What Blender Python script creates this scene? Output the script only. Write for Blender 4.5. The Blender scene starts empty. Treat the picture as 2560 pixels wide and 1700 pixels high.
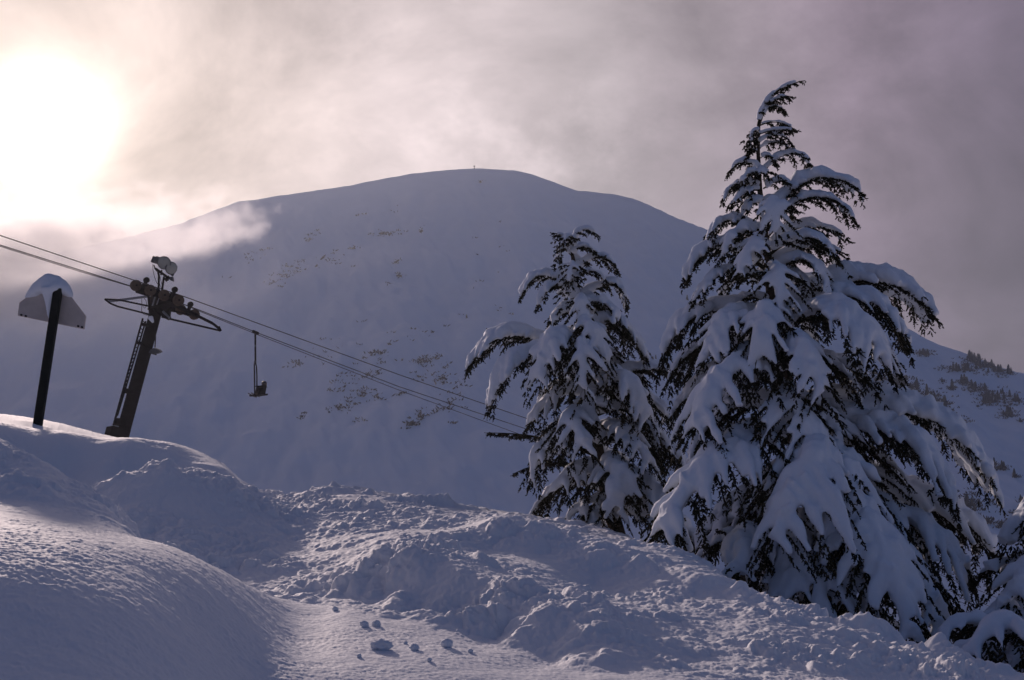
import bpy, bmesh, math, random
import numpy as np
from mathutils import Vector, Matrix
S = bpy.context.scene
COL = S.collection
F = 1098.0                       # focal length in pixels of a 1024 wide frame
PITCH = math.atan(160.0 / F)     # eye level runs across row 500

# ------------------------------------------------------------------ camera
cam_d = bpy.data.cameras.new('camera'); cam = bpy.data.objects.new('camera', cam_d); COL.objects.link(cam)
cam_d.sensor_width = 36.0; cam_d.lens = F / 1024 * 36.0
cam_d.clip_start = 0.1; cam_d.clip_end = 6000
cam.location = (0, 0, 0); cam.rotation_euler = (math.pi / 2 + PITCH, 0, 0)
S.camera = cam
S.render.resolution_x = 1024; S.render.resolution_y = 680
CP, SP = math.cos(PITCH), math.sin(PITCH)

def ray(px, py):
    u = (px - 512) / F; v = (340 - py) / F
    return Vector((u, CP - v * SP, SP + v * CP))
def P(px, py, d):
    """world point seen at photo position px, py at the horizontal depth d"""
    r = ray(px, py); return r * (d / r.y)
def project(x, y, z):
    f = y * CP + z * SP; v = -y * SP + z * CP
    return 512 + F * x / f, 340 - F * v / f

# ------------------------------------------------------------------ light
SUN_PX = (43, 126)
sd = ray(*SUN_PX).normalized()
SUN_EL = math.asin(sd.z); SUN_AZ = math.atan2(sd.x, sd.y)      # azimuth from +Y towards +X
sun_d = bpy.data.lights.new('sun', 'SUN'); sun = bpy.data.objects.new('sun', sun_d); COL.objects.link(sun)
sun_d.energy = 3.4; sun_d.angle = math.radians(2.0); sun_d.color = (1.0, 0.80, 0.72)
sun.rotation_euler = sd.to_track_quat('Z', 'Y').to_euler()

W = bpy.data.worlds.new('World'); S.world = W; W.use_nodes = True
nt = W.node_tree; nt.nodes.clear()
def nd(tree, t, **kw):
    n = tree.nodes.new(t)
    for k, v in kw.items(): setattr(n, k, v)
    return n
def wm(op, a, b=None, c=None, tree=None):
    t = tree or nt
    n = t.nodes.new('ShaderNodeMath'); n.operation = op
    for i, q in enumerate((a, b, c)):
        if q is None: continue
        if isinstance(q, (int, float)): n.inputs[i].default_value = q
        else: t.links.new(q, n.inputs[i])
    return n.outputs[0]
def mixc(fac, a, b, tree=None, blend='MIX'):
    t = tree or nt
    n = t.nodes.new('ShaderNodeMix'); n.data_type = 'RGBA'; n.blend_type = blend
    for i, q in ((0, fac), (6, a), (7, b)):
        if isinstance(q, (int, float)): n.inputs[i].default_value = q
        elif isinstance(q, tuple): n.inputs[i].default_value = (*q, 1)
        else: t.links.new(q, n.inputs[i])
    return n.outputs[2]
def ramp(tree, fac, stops):
    n = tree.nodes.new('ShaderNodeValToRGB'); cr = n.color_ramp
    while len(cr.elements) < len(stops): cr.elements.new(0.5)
    for e, (p, c) in zip(cr.elements, stops):
        e.position = p; e.color = (*c, 1) if isinstance(c, tuple) else (c, c, c, 1)
    tree.links.new(fac, n.inputs[0]); return n.outputs[0]
def noise(tree, vec, scale, detail=4, rough=0.5, dist=0.0):
    n = tree.nodes.new('ShaderNodeTexNoise')
    n.inputs['Scale'].default_value = scale; n.inputs['Detail'].default_value = detail
    n.inputs['Roughness'].default_value = rough; n.inputs['Distortion'].default_value = dist
    if vec is not None: tree.links.new(vec, n.inputs['Vector'])
    return n.outputs[0]
sky = nd(nt, 'ShaderNodeTexSky', sky_type='NISHITA'); sky.sun_disc = False
sky.sun_elevation = SUN_EL; sky.sun_rotation = SUN_AZ; sky.air_density = 1.2; sky.dust_density = 1.0
tc = nd(nt, 'ShaderNodeTexCoord')
dotn = nd(nt, 'ShaderNodeVectorMath', operation='DOT_PRODUCT')
nt.links.new(tc.outputs['Generated'], dotn.inputs[0]); dotn.inputs[1].default_value = sd
ang = wm('ARCCOSINE', wm('MINIMUM', dotn.outputs['Value'], 1.0))          # angle away from the sun
# cloud sheet: directions are flattened so the banks stretch sideways
mp = nd(nt, 'ShaderNodeMapping'); mp.inputs['Scale'].default_value = (1.0, 1.0, 1.35)
mp.inputs['Rotation'].default_value = (0.0, math.radians(24), 0.0)
nt.links.new(tc.outputs['Generated'], mp.inputs[0])
n1 = noise(nt, mp.outputs[0], 4.6, 8, 0.60, 0.35)
mp2 = nd(nt, 'ShaderNodeMapping'); mp2.inputs['Location'].default_value = (3.1, 1.7, 0.4); mp2.inputs['Scale'].default_value = (1, 1, 1.5)
nt.links.new(tc.outputs['Generated'], mp2.inputs[0])
n2 = noise(nt, mp2.outputs[0], 1.6, 4, 0.5, 0.3)
cl = wm('ADD', wm('MULTIPLY', n1, 0.6), wm('MULTIPLY', n2, 0.4))
cl = wm('MULTIPLY_ADD', wm('SUBTRACT', cl, 0.5), 4.6, 1.0)                 # about 0.6 .. 1.4
a01 = wm('DIVIDE', ang, math.pi)
base = ramp(nt, a01, [(0.0, (0.68, 0.55, 0.48)), (0.045, (0.58, 0.475, 0.44)), (0.09, (0.46, 0.385, 0.38)), (0.15, (0.355, 0.305, 0.315)),
                      (0.22, (0.232, 0.174, 0.226)), (0.30, (0.105, 0.082, 0.142)), (0.48, (0.030, 0.062, 0.150)), (1.0, (0.018, 0.056, 0.152))])
def lobe(px, py, wid, amp):
    """a thicker or thinner part of the cloud sheet in one direction of the sky"""
    n = nd(nt, 'ShaderNodeVectorMath', operation='DOT_PRODUCT'); nt.links.new(tc.outputs['Generated'], n.inputs[0]); n.inputs[1].default_value = ray(px, py).normalized()
    a = wm('ARCCOSINE', wm('MINIMUM', n.outputs['Value'], 1.0))
    return wm('MULTIPLY', wm('POWER', 2.718, wm('MULTIPLY', wm('POWER', wm('DIVIDE', a, wid), 2.0), -1.0)), amp)
for q in ((450, 95, .085, .30), (420, 150, .10, .12), (560, 170, .07, .18), (640, 200, .08, .15), (330, 60, .07, -.12), (640, 30, .13, -.15), (700, 130, .09, -.08), (1000, 285, .09, -.30), (980, 130, .10, -.12), (860, 90, .07, .10), (960, 345, .05, .22), (880, 230, .05, .15)):
    cl = wm('ADD', cl, wm('MULTIPLY', lobe(*q), wm('MULTIPLY_ADD', n1, 3.0, -0.3)))
n3 = noise(nt, mp2.outputs[0], 5.2, 10, 0.60, 0.15)
torn = wm('MULTIPLY', nd(nt, 'ShaderNodeMapRange', interpolation_type='SMOOTHSTEP').outputs[0], 1.0); mr_ = torn.node.inputs[0].links[0].from_node
mr_.inputs['From Min'].default_value = 0.42; mr_.inputs['From Max'].default_value = 0.62; nt.links.new(n3, mr_.inputs['Value'])
for q in ((470, 120, .11, .42), (570, 165, .09, .36), (330, 110, .12, .22), (640, 215, .08, .25), (980, 330, .10, .40), (880, 130, .12, .18), (760, 60, .14, .15), (240, 215, .07, .25)):
    cl = wm('ADD', cl, wm('MULTIPLY', lobe(*q), wm('SUBTRACT', torn, 0.30)))
cloud = mixc(1.0, base, cl, blend='MULTIPLY')
mixs = mixc(0.90, mixc(1.0, sky.outputs[0], (0.05, 0.05, 0.05), blend='MULTIPLY'), cloud)
# the sun shining through the thin cloud: a wide glow and a blinding core
gl = wm('MULTIPLY', wm('POWER', 2.718, wm('MULTIPLY', wm('POWER', wm('DIVIDE', ang, 0.12), 1.3), -1.0)), 0.36)
gl2 = wm('MULTIPLY', wm('POWER', 2.718, wm('MULTIPLY', wm('POWER', wm('DIVIDE', ang, 0.043), 2.0), -1.0)), 2.2)
glow = mixc(1.0, (1.0, 0.82, 0.70), wm('ADD', gl, gl2), blend='MULTIPLY')
tot = mixc(1.0, mixs, glow, blend='ADD')
bg = nd(nt, 'ShaderNodeBackground'); bg.inputs['Strength'].default_value = 1.0
nt.links.new(tot, bg.inputs[0])
wo = nd(nt, 'ShaderNodeOutputWorld'); nt.links.new(bg.outputs[0], wo.inputs[0])
S.view_settings.view_transform = 'Standard'; S.view_settings.look = 'None'
S.view_settings.exposure = 0.0; S.view_settings.gamma = 1.0
S.render.engine = 'CYCLES'
S.cycles.volume_bounces = 2; S.cycles.max_bounces = 6; S.cycles.diffuse_bounces = 3

# ------------------------------------------------------------------ helpers
rng = np.random.RandomState(7)
_perm = rng.permutation(256).astype(np.int64); _perm = np.concatenate([_perm, _perm, _perm])
_g = rng.normal(size=(256, 3)); _g /= np.linalg.norm(_g, axis=1)[:, None]
def perlin(x, y, z):
    x = np.asarray(x, float); y = np.asarray(y, float); z = np.broadcast_to(np.asarray(z, float), x.shape)
    xi = np.floor(x).astype(np.int64); yi = np.floor(y).astype(np.int64); zi = np.floor(z).astype(np.int64)
    xf, yf, zf = x - xi, y - yi, z - zi
    u = xf**3 * (xf * (xf * 6 - 15) + 10); v = yf**3 * (yf * (yf * 6 - 15) + 10); w = zf**3 * (zf * (zf * 6 - 15) + 10)
    xi &= 255; yi &= 255; zi &= 255
    def gd(i, j, k):
        h = _perm[_perm[_perm[(xi + i) & 255] + ((yi + j) & 255)] + ((zi + k) & 255)]
        g = _g[h]; return g[..., 0] * (xf - i) + g[..., 1] * (yf - j) + g[..., 2] * (zf - k)
    l = lambda a, b, t: a + (b - a) * t
    x00 = l(gd(0, 0, 0), gd(1, 0, 0), u); x10 = l(gd(0, 1, 0), gd(1, 1, 0), u)
    x01 = l(gd(0, 0, 1), gd(1, 0, 1), u); x11 = l(gd(0, 1, 1), gd(1, 1, 1), u)
    return l(l(x00, x10, v), l(x01, x11, v), w)
def fbm(x, y, z, oct=4, gain=0.5):
    s = 0; a = 1.0
    for i in range(oct):
        s = s + a * perlin(x, y, z + 7.3 * i); x = x * 2.03; y = y * 2.03; a *= gain
    return s
def sstep(a, b, x):
    t = np.clip((x - a) / (b - a), 0, 1); return t * t * (3 - 2 * t)

def tag(o, label=None, cat=None, group=None, kind=None):
    if label: o['label'] = label
    if cat: o['category'] = cat
    if group: o['group'] = group
    if kind: o['kind'] = kind
    return o
def empty(name, loc, label, cat, group=None):
    o = bpy.data.objects.new(name, None); COL.objects.link(o); o.location = loc
    o.empty_display_size = 0.3
    return tag(o, label, cat, group)
def mesh_obj(name, V, faces, mat, parent=None, smooth=True, link=True):
    """V world coordinates (n,3); faces an (m,3|4) array or a list. Stored relative to the parent's location."""
    V = np.asarray(V, float)
    me = bpy.data.meshes.new(name)
    off = np.array(parent_world(parent)) if parent is not None else np.zeros(3)
    if parent is None: pass
    me.from_pydata((V - off).tolist(), [], faces if isinstance(faces, list) else faces.tolist())
    me.update()
    if smooth: me.polygons.foreach_set('use_smooth', [True] * len(me.polygons))
    if mat: me.materials.append(mat)
    o = bpy.data.objects.new(name, me)
    if link: COL.objects.link(o)
    if parent is not None: o.parent = parent
    return o
def parent_world(p):
    w = Vector((0, 0, 0))
    while p is not None: w = w + p.location; p = p.parent
    return w
def big_mesh(name, V, F4, mat):
    me = bpy.data.meshes.new(name); n = len(V); m = len(F4)
    me.vertices.add(n); me.vertices.foreach_set('co', np.asarray(V, np.float32).ravel())
    me.loops.add(m * 4); me.loops.foreach_set('vertex_index', np.asarray(F4, np.int32).ravel())
    me.polygons.add(m); me.polygons.foreach_set('loop_start', np.arange(m, dtype=np.int32) * 4)
    me.update(calc_edges=True); me.validate()
    me.polygons.foreach_set('use_smooth', np.ones(len(me.polygons), bool))
    me.materials.append(mat)
    o = bpy.data.objects.new(name, me); COL.objects.link(o); return o

class MB:
    """collects tubes, boxes, discs into one mesh"""
    def __init__(s): s.v = []; s.f = []
    def tube(s, pts, r, n=8, caps=True):
        pts = [Vector(p) for p in pts]; k = len(pts)
        rs = r if isinstance(r, (list, tuple)) else [r] * k
        up = None; b0 = len(s.v)
        for i, p in enumerate(pts):
            t = (pts[min(i + 1, k - 1)] - pts[max(i - 1, 0)]).normalized()
            if up is None:
                up = t.orthogonal().normalized()
            up = (up - t * up.dot(t)).normalized(); sd_ = t.cross(up)
            for j in range(n):
                a = 2 * math.pi * j / n
                s.v.append(p + (up * math.cos(a) + sd_ * math.sin(a)) * rs[i])
        for i in range(k - 1):
            for j in range(n):
                a = b0 + i * n + j; b = b0 + i * n + (j + 1) % n
                s.f.append((a, b, b + n, a + n))
        if caps:
            s.f.append(tuple(b0 + j for j in range(n))[::-1]); s.f.append(tuple(b0 + (k - 1) * n + j for j in range(n)))
        return s
    def box(s, c, ax, ay, az, bev=0.0):
        c = Vector(c); b0 = len(s.v)
        for dx in (-1, 1):
            for dy in (-1, 1):
                for dz in (-1, 1): s.v.append(c + Vector(ax) * dx + Vector(ay) * dy + Vector(az) * dz)
        for q in ((0, 1, 3, 2), (4, 6, 7, 5), (0, 4, 5, 1), (2, 3, 7, 6), (0, 2, 6, 4), (1, 5, 7, 3)):
            s.f.append(tuple(b0 + i for i in q))
        return s
    def beam(s, p0, p1, w, h, side):
        p0 = Vector(p0); p1 = Vector(p1); t = (p1 - p0) / 2; sv = Vector(side); sv = (sv - t.normalized() * sv.dot(t.normalized())).normalized()
        return s.box((p0 + p1) / 2, t, sv * w / 2, t.normalized().cross(sv) * h / 2)
    def lathe(s, c, axis, prof, n=24):
        """prof: list of (offset along axis, radius)"""
        c = Vector(c); t = Vector(axis).normalized(); up = t.orthogonal().normalized(); sv = t.cross(up); b0 = len(s.v); k = len(prof)
        for (h, r) in prof:
            for j in range(n):
                a = 2 * math.pi * j / n; s.v.append(c + t * h + (up * math.cos(a) + sv * math.sin(a)) * max(r, 1e-4))
        for i in range(k - 1):
            for j in range(n):
                a = b0 + i * n + j; b = b0 + i * n + (j + 1) % n; s.f.append((a, b, b + n, a + n))
        s.f.append(tuple(b0 + j for j in range(n))[::-1]); s.f.append(tuple(b0 + (k - 1) * n + j for j in range(n)))
        return s
    def sphere(s, c, r, n=10, m=7, sc=(1, 1, 1)):
        c = Vector(c); b0 = len(s.v)
        for i in range(m + 1):
            th = math.pi * i / m
            for j in range(n):
                a = 2 * math.pi * j / n
                s.v.append(c + Vector((math.sin(th) * math.cos(a) * sc[0], math.sin(th) * math.sin(a) * sc[1], math.cos(th) * sc[2])) * r)
        for i in range(m):
            for j in range(n):
                a = b0 + i * n + j; b = b0 + i * n + (j + 1) % n; s.f.append((a, a + n, b + n, b))
        return s
    def prism(s, poly, off):
        b0 = len(s.v); n = len(poly); off = Vector(off)
        for p in poly: s.v.append(Vector(p) - off)
        for p in poly: s.v.append(Vector(p) + off)
        s.f.append(tuple(b0 + i for i in range(n))[::-1]); s.f.append(tuple(b0 + n + i for i in range(n)))
        for i in range(n): s.f.append((b0 + i, b0 + (i + 1) % n, b0 + n + (i + 1) % n, b0 + n + i))
        return s
    def build(s, name, mat, parent=None, smooth=False, bevel=0.0):
        o = mesh_obj(name, [tuple(q) for q in s.v], s.f, mat, parent, smooth)
        bm = bmesh.new(); bm.from_mesh(o.data); bmesh.ops.recalc_face_normals(bm, faces=bm.faces); bm.to_mesh(o.data); bm.free()
        if smooth:
            try: o.data.set_sharp_from_angle(angle=math.radians(42))
            except Exception: pass
        if bevel:
            m = o.modifiers.new('bevel', 'BEVEL'); m.width = bevel; m.segments = 2; m.limit_method = 'ANGLE'
        return o

# meshes grown through modifiers (voxel union of snow, skinned body) are resolved together, once
pending = []
def resolve():
    bpy.context.view_layer.update()
    dg = bpy.context.evaluated_depsgraph_get()
    for o, post in pending:
        ev = o.evaluated_get(dg); me = bpy.data.meshes.new_from_object(ev)
        old = o.data; o.modifiers.clear(); me.name = old.name; o.data = me
        me.polygons.foreach_set('use_smooth', [True] * len(me.polygons))
        if post: post(me)
        me.update()
    pending.clear()
def snow_obj(mb, mat, parent, voxel, name='snow_cover', it=4, lump=0.0, seed=0, label=None):
    o = mesh_obj(name, [tuple(q) for q in mb.v], mb.f, mat, parent, False)
    m = o.modifiers.new('r', 'REMESH'); m.mode = 'VOXEL'; m.voxel_size = voxel
    m = o.modifiers.new('s', 'SMOOTH'); m.factor = 0.6; m.iterations = it
    def post(me):
        if lump <= 0: return
        n = len(me.vertices); co = np.empty(n * 3); me.vertices.foreach_get('co', co); co = co.reshape(-1, 3)
        no = np.empty(n * 3, np.float32); me.vertices.foreach_get('normal', no); no = no.reshape(-1, 3)
        d = fbm(co[:, 0] * 3.6 + seed, co[:, 1] * 3.6, co[:, 2] * 2.6, 4, .6) * lump
        co += no * d[:, None]; me.vertices.foreach_set('co', co.ravel())
    pending.append((o, post))
    if label: o['label'] = label
    return o

# ------------------------------------------------------------------ materials
def material(name, build):
    m = bpy.data.materials.new(name); m.use_nodes = True; t = m.node_tree
    b = t.nodes['Principled BSDF']; build(t, b, t.nodes['Material Output']); return m
def simple(name, col, rough=0.6, metal=0.0, var=0.25, scale=8.0, bump=0.0):
    def f(t, b, o):
        c = nd(t, 'ShaderNodeTexCoord'); n = noise(t, c.outputs['Object'], scale, 5, 0.6)
        lo = tuple(v * (1 - var) for v in col); hi = tuple(min(1, v * (1 + var)) for v in col)
        t.links.new(ramp(t, n, [(0.3, lo), (0.7, hi)]), b.inputs['Base Color'])
        b.inputs['Roughness'].default_value = rough; b.inputs['Metallic'].default_value = metal
        if rough > 0.55: b.inputs['Specular IOR Level'].default_value = 0.03
        if bump:
            bn = nd(t, 'ShaderNodeBump'); bn.inputs['Strength'].default_value = bump; bn.inputs['Distance'].default_value = 0.02
            t.links.new(n, bn.inputs['Height']); t.links.new(bn.outputs[0], b.inputs['Normal'])
    return material(name, f)
def snow_mat(name, col, scales, strength, dist, sss=0.0):
    def f(t, b, o):
        c = nd(t, 'ShaderNodeTexCoord')
        n = noise(t, c.outputs['Object'], scales[0], 5, 0.65)
        n_ = noise(t, c.outputs['Object'], scales[1], 3, 0.7)
        h = wm('ADD', wm('MULTIPLY', n, 1.0), wm('MULTIPLY', n_, 0.35), tree=t)
        bn = nd(t, 'ShaderNodeBump'); bn.inputs['Strength'].default_value = strength; bn.inputs['Distance'].default_value = dist
        t.links.new(h, bn.inputs['Height']); t.links.new(bn.outputs[0], b.inputs['Normal'])
        t.links.new(ramp(t, n, [(0.2, tuple(v * 0.93 for v in col)), (0.8, col)]), b.inputs['Base Color'])
        b.inputs['Roughness'].default_value = 0.75; b.inputs['Specular IOR Level'].default_value = 0.25
        b.inputs['Sheen Weight'].default_value = 0.0
        if sss:
            b.inputs['Subsurface Weight'].default_value = sss; b.inputs['Subsurface Radius'].default_value = (0.08, 0.09, 0.11)
            b.inputs['Subsurface Scale'].default_value = 1.0
    return material(name, f)
M_GROUND = snow_mat('ground_snow', (0.775, 0.79, 0.84), (38.0, 95.0), 0.75, 0.022)
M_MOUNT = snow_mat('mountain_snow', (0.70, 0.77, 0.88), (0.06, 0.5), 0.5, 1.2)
M_TSNOW = snow_mat('bough_snow', (0.72, 0.765, 0.85), (9.0, 48.0), 0.5, 0.025, 0.0)
M_NEEDLE = simple('needles', (0.017, 0.016, 0.009), 0.75, var=0.4, scale=3.0)
M_BARK = simple('bark', (0.06, 0.045, 0.035), 0.9, var=0.4, scale=20.0, bump=0.5)
M_FARTREE = simple('far_foliage', (0.040, 0.045, 0.040), 0.9, var=0.3, scale=0.4)
M_BRUSH = simple('brush', (0.015, 0.012, 0.015), 0.95, var=0.4, scale=0.05)
M_ROCK = simple('rock', (0.016, 0.013, 0.015), 0.9, var=0.4, scale=0.3)
M_STEEL = simple('dark_steel', (0.013, 0.010, 0.012), 0.8, 0.0, 0.35, 5.0)
M_GALV = simple('galvanised_steel', (0.22, 0.23, 0.26), 0.55, 0.5, 0.2, 6.0)
M_RUBBER = simple('sheave_tyre', (0.085, 0.060, 0.045), 0.7, 0.0, 0.25, 12.0)
M_SHEAVE = simple('sheave_face', (0.15, 0.10, 0.075), 0.55, 0.2, 0.3, 9.0)
M_ROPE = simple('wire_rope', (0.03, 0.024, 0.024), 0.5, 0.4, 0.2, 10.0)
M_POST = simple('dark_post', (0.010, 0.012, 0.012), 0.6, 0.0, 0.3, 6.0)
M_BOARD = simple('weathered_board', (0.46, 0.41, 0.39), 0.75, 0.0, 0.10, 5.0, 0.2)
M_GLASS = simple('lamp_lens', (0.26, 0.27, 0.25), 0.15, 0.0, 0.12, 4.0)
M_LAMPBODY = simple('lamp_housing', (0.07, 0.07, 0.078), 0.5, 0.3, 0.15, 6.0)
M_JACKET = simple('dark_jacket', (0.022, 0.020, 0.022), 0.85, 0.0, 0.3, 8.0)
M_SKIN = simple('skin', (0.45, 0.28, 0.22), 0.6, 0.0, 0.1, 8.0)
M_HELMET = simple('helmet_shell', (0.05, 0.04, 0.045), 0.35, 0.0, 0.1, 8.0)
M_SKI = simple('ski_base', (0.10, 0.09, 0.10), 0.4, 0.0, 0.3, 8.0)
M_SEAT = simple('seat_pad', (0.03, 0.028, 0.03), 0.7, 0.0, 0.3, 8.0)

# ------------------------------------------------------------------ near ground
cols = {
 -160: [(740,3.9),(680,4.4),(575,5.2),(500,7.6),(470,9.6),(425,11.5),(435,13),(425,15),(405,17.5),(398,21),(410,27)],
 0: [(740,4.2),(680,4.75),(582,5.5),(511,8.2),(501,8.8),(476,9.8),(447,11.5),(466,11.95),(474,14.2),(464,15.2),(440,15.45),(427,17.5),(415,20.3),(424,26)],
 60: [(740,4.3),(680,4.85),(592,5.6),(519,8.2),(509,8.9),(478,11.2),(505,11.8),(496,13.8),(478,15.1),(446,15.5),(437,17.5),(424,20.3),(434,26)],
 125: [(740,4.5),(680,5.1),(602,5.85),(535,8.3),(529,9.0),(519,10.7),(548,11.2),(545,12.0),(512,13.3),(473,14.2),(482,14.7),(476,15.2),(452,15.5),(447,17.5),(441,20.3),(452,26)],
 170: [(740,4.9),(680,5.45),(611,6.2),(549,8.6),(575,9.3),(576,10.2),(550,11.8),(500,13.6),(461,14.4),(474,14.8),(472,15.4),(454,15.75),(450,18),(448.5,20.3),(462,26)],
 225: [(740,5.4),(680,6.05),(624,6.9),(574,8.9),(592,9.5),(590,10.5),(562,12),(515,13.8),(474,14.8),(480,15.1),(468,15.8),(466,20),(480,26)],
 263: [(740,5.9),(680,6.6),(628,7.6),(592,9.2),(594,10.0),(562,12),(528,13.7),(494,15.2),(500,16.5),(500,20),(510,26)],
 290: [(740,6.0),(680,6.7),(640,8.0),(612,9.0),(597,9.9),(562,12),(530,14),(505,16),(495,18),(508,24)],
 345: [(740,6.0),(680,6.8),(640,8.0),(612,9.1),(592,10.2),(560,11.7),(525,14),(500,16.5),(488,18.5),(502,24)],
 385: [(740,6.0),(680,6.85),(645,7.9),(617,9.1),(604,9.7),(592,10.15),(552,10.7),(544,11.8),(516,15),(496,18.2),(510,24)],
 420: [(740,6.0),(680,6.9),(650,7.8),(624,8.9),(612,9.4),(606,9.65),(556,10.2),(548,11.3),(520,15),(503,18),(518,24)],
 460: [(740,6.0),(680,7.0),(652,7.9),(632,8.8),(622,9.2),(617,9.35),(568,9.85),(556,10.9),(536,12.6),(525,14.2),(508,18),(524,24)],
 500: [(740,6.0),(680,7.1),(655,8.0),(640,8.7),(634,8.9),(582,9.4),(571,10.3),(558,11.2),(541,12.5),(524,12.8),(518,15),(512,18),(532,24)],
 550: [(740,6.05),(690,6.95),(668,7.7),(655,8.2),(605,8.75),(590,9.7),(566,11.4),(550,12.4),(536,12.7),(530,15),(519,18),(540,24)],
 600: [(740,6.1),(690,7.0),(672,7.6),(664,7.95),(620,8.45),(600,9.5),(572,11.9),(553,12.2),(544,14),(527,18),(556,24)],
 700: [(740,6.2),(690,7.1),(672,7.8),(656,8.5),(630,9.3),(606,10.3),(590,11.1),(575,11.35),(568,12.8),(559,14.6),(585,18),(610,24)],
 800: [(740,6.3),(690,7.4),(660,8.4),(635,9.4),(617,10.4),(605,11.6),(650,14.5),(655,18),(670,24)],
 900: [(750,6.4),(695,7.7),(670,8.9),(650,10),(641,11),(695,14),(705,18),(720,24)],
 1024: [(760,6.6),(710,8.0),(690,9.3),(674,10.4),(735,14),(745,18),(760,24)],
 1180: [(780,6.7),(735,8.0),(712,9.3),(700,10.4),(770,14),(790,18),(800,24)],
}
cps = []
for px, L in cols.items():
    for (py, d) in L:
        p = P(px, py, d); cps.append((p.x, p.y, p.z))
    uang = math.atan((px - 512) / F)
    for r, z in ((2.6, -1.62), (1.0, -1.65), (0.4, -1.65)): cps.append((math.sin(uang) * r, math.cos(uang) * r, z))
    lf = float(np.clip((px - 60) / 400, 0, 1))
    for d, zl, zr in ((36, 1.9, -4.5), (50, 2.55, -10), (60, 1.6, -15), (95, -14, -28), (150, -38, -42), (270, -70, -70)):
        x = (px - 512) / F * d; cps.append((x, d, zl * (1 - lf) + zr * lf))
cps = np.array(cps)
def tpc(x, y): return np.arctan2(x, y) * 2.6, np.log(np.hypot(x, y))
def U(r2): return 0.5 * r2 * np.log(r2 + 1e-9)
ca, cb = tpc(cps[:, 0], cps[:, 1]); nC = len(cps)
K = U((ca[:, None] - ca)**2 + (cb[:, None] - cb)**2) + np.eye(nC) * 1e-5
Q = np.stack([np.ones(nC), ca, cb], 1)
A = np.block([[K, Q], [Q.T, np.zeros((3, 3))]])
wts = np.linalg.solve(A, np.concatenate([cps[:, 2], np.zeros(3)]))
def base_z(x, y):
    a, b = tpc(x, y); a = np.clip(a, -1.45, 1.45)
    out = np.empty(a.shape); af, bf, of = a.ravel(), b.ravel(), out.ravel()
    for i in range(0, af.size, 20000):
        s = slice(i, i + 20000)
        of[s] = U((af[s, None] - ca)**2 + (bf[s, None] - cb)**2) @ wts[:nC] + wts[nC] + wts[nC + 1] * af[s] + wts[nC + 2] * bf[s]
    return of.reshape(a.shape)
# lumps of snow pushed up by the plough and lying on the rims: photo position, depth, height, radius
lumps = [(155,458,14.5,.10,.15),(164,460,14.6,.07,.14),(200,465,14.8,.05,.2),(238,476,14.9,.05,.15),(26,420,19.3,.09,.22),(47,422,19.1,.10,.13),
 (325,487,18.3,.10,.35),(338,490,18.2,.08,.3),(300,492,18,.06,.25),(395,500,17.6,.07,.2),(415,500,17.6,.09,.2),(437,503,17.8,.13,.22),(450,506,17.8,.10,.22),(470,507,17.8,.06,.2),
 (740,587,11.2,.13,.10),(750,591,11.0,.08,.14),(868,629,10.9,.15,.22),(850,628,10.9,.07,.14),(888,634,10.9,.09,.18),(815,605,11.2,.06,.12),(938,648,10.7,.16,.14),(956,656,10.6,.09,.2),(1000,668,10.4,.07,.16),
 (393,602,9.8,.12,.12),(340,575,11.2,.05,.12),(245,583,9.9,.08,.12),(262,592,9.9,.06,.10),(300,588,10.1,.08,.16),
 (18,495,9.4,.08,.3),(40,500,9.2,.07,.2),(110,505,13,.07,.16),(130,500,13.2,.08,.2),(460,628,9.1,.07,.12),(440,620,9.1,.06,.15),(520,645,8.6,.06,.2),(600,665,7.9,.07,.2),(450,560,11.3,.06,.13),(640,560,12.1,.07,.10)]
LP = [(P(a, b, d).x, P(a, b, d).y, h, r) for a, b, d, h, r in lumps]
pxk = np.array([-400, 0, 60, 125, 170, 225, 263, 290, 330, 420, 520, 620, 720, 1100.])
dk = np.array([9.6, 8.3, 8.5, 8.7, 8.9, 9.1, 9.2, 9.3, 9.1, 8.7, 8.0, 7.6, 7.0, 5.5])
def clods(x, y, cell, seed, pr):
    """half buried balls of snow, one at most per cell"""
    gx = np.floor(x / cell).astype(np.int64); gy = np.floor(y / cell).astype(np.int64); out = np.zeros(x.shape)
    for i in (-1, 0, 1):
        for j in (-1, 0, 1):
            a = gx + i; b = gy + j
            h = ((a * 73856093) ^ (b * 19349663) ^ (seed * 83492791)) & 0xffffff
            h = (h * 1103515245 + 12345) & 0x7fffffff; r1 = (h >> 8 & 1023) / 1023.0
            h = (h * 1103515245 + 12345) & 0x7fffffff; r2_ = (h >> 8 & 1023) / 1023.0
            h = (h * 1103515245 + 12345) & 0x7fffffff; r3 = (h >> 8 & 1023) / 1023.0
            h = (h * 1103515245 + 12345) & 0x7fffffff; r4 = (h >> 8 & 1023) / 1023.0
            rad = cell * (0.12 + 0.36 * r3 * r3) * (r4 < pr)
            dx = x - (a + 0.2 + 0.6 * r1) * cell; dy = (y - (b + 0.2 + 0.6 * r2_) * cell) * (0.8 + 0.5 * r4)
            out = np.maximum(out, np.sqrt(np.maximum(rad * rad - dx * dx - dy * dy, 0)))
    return out
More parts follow.
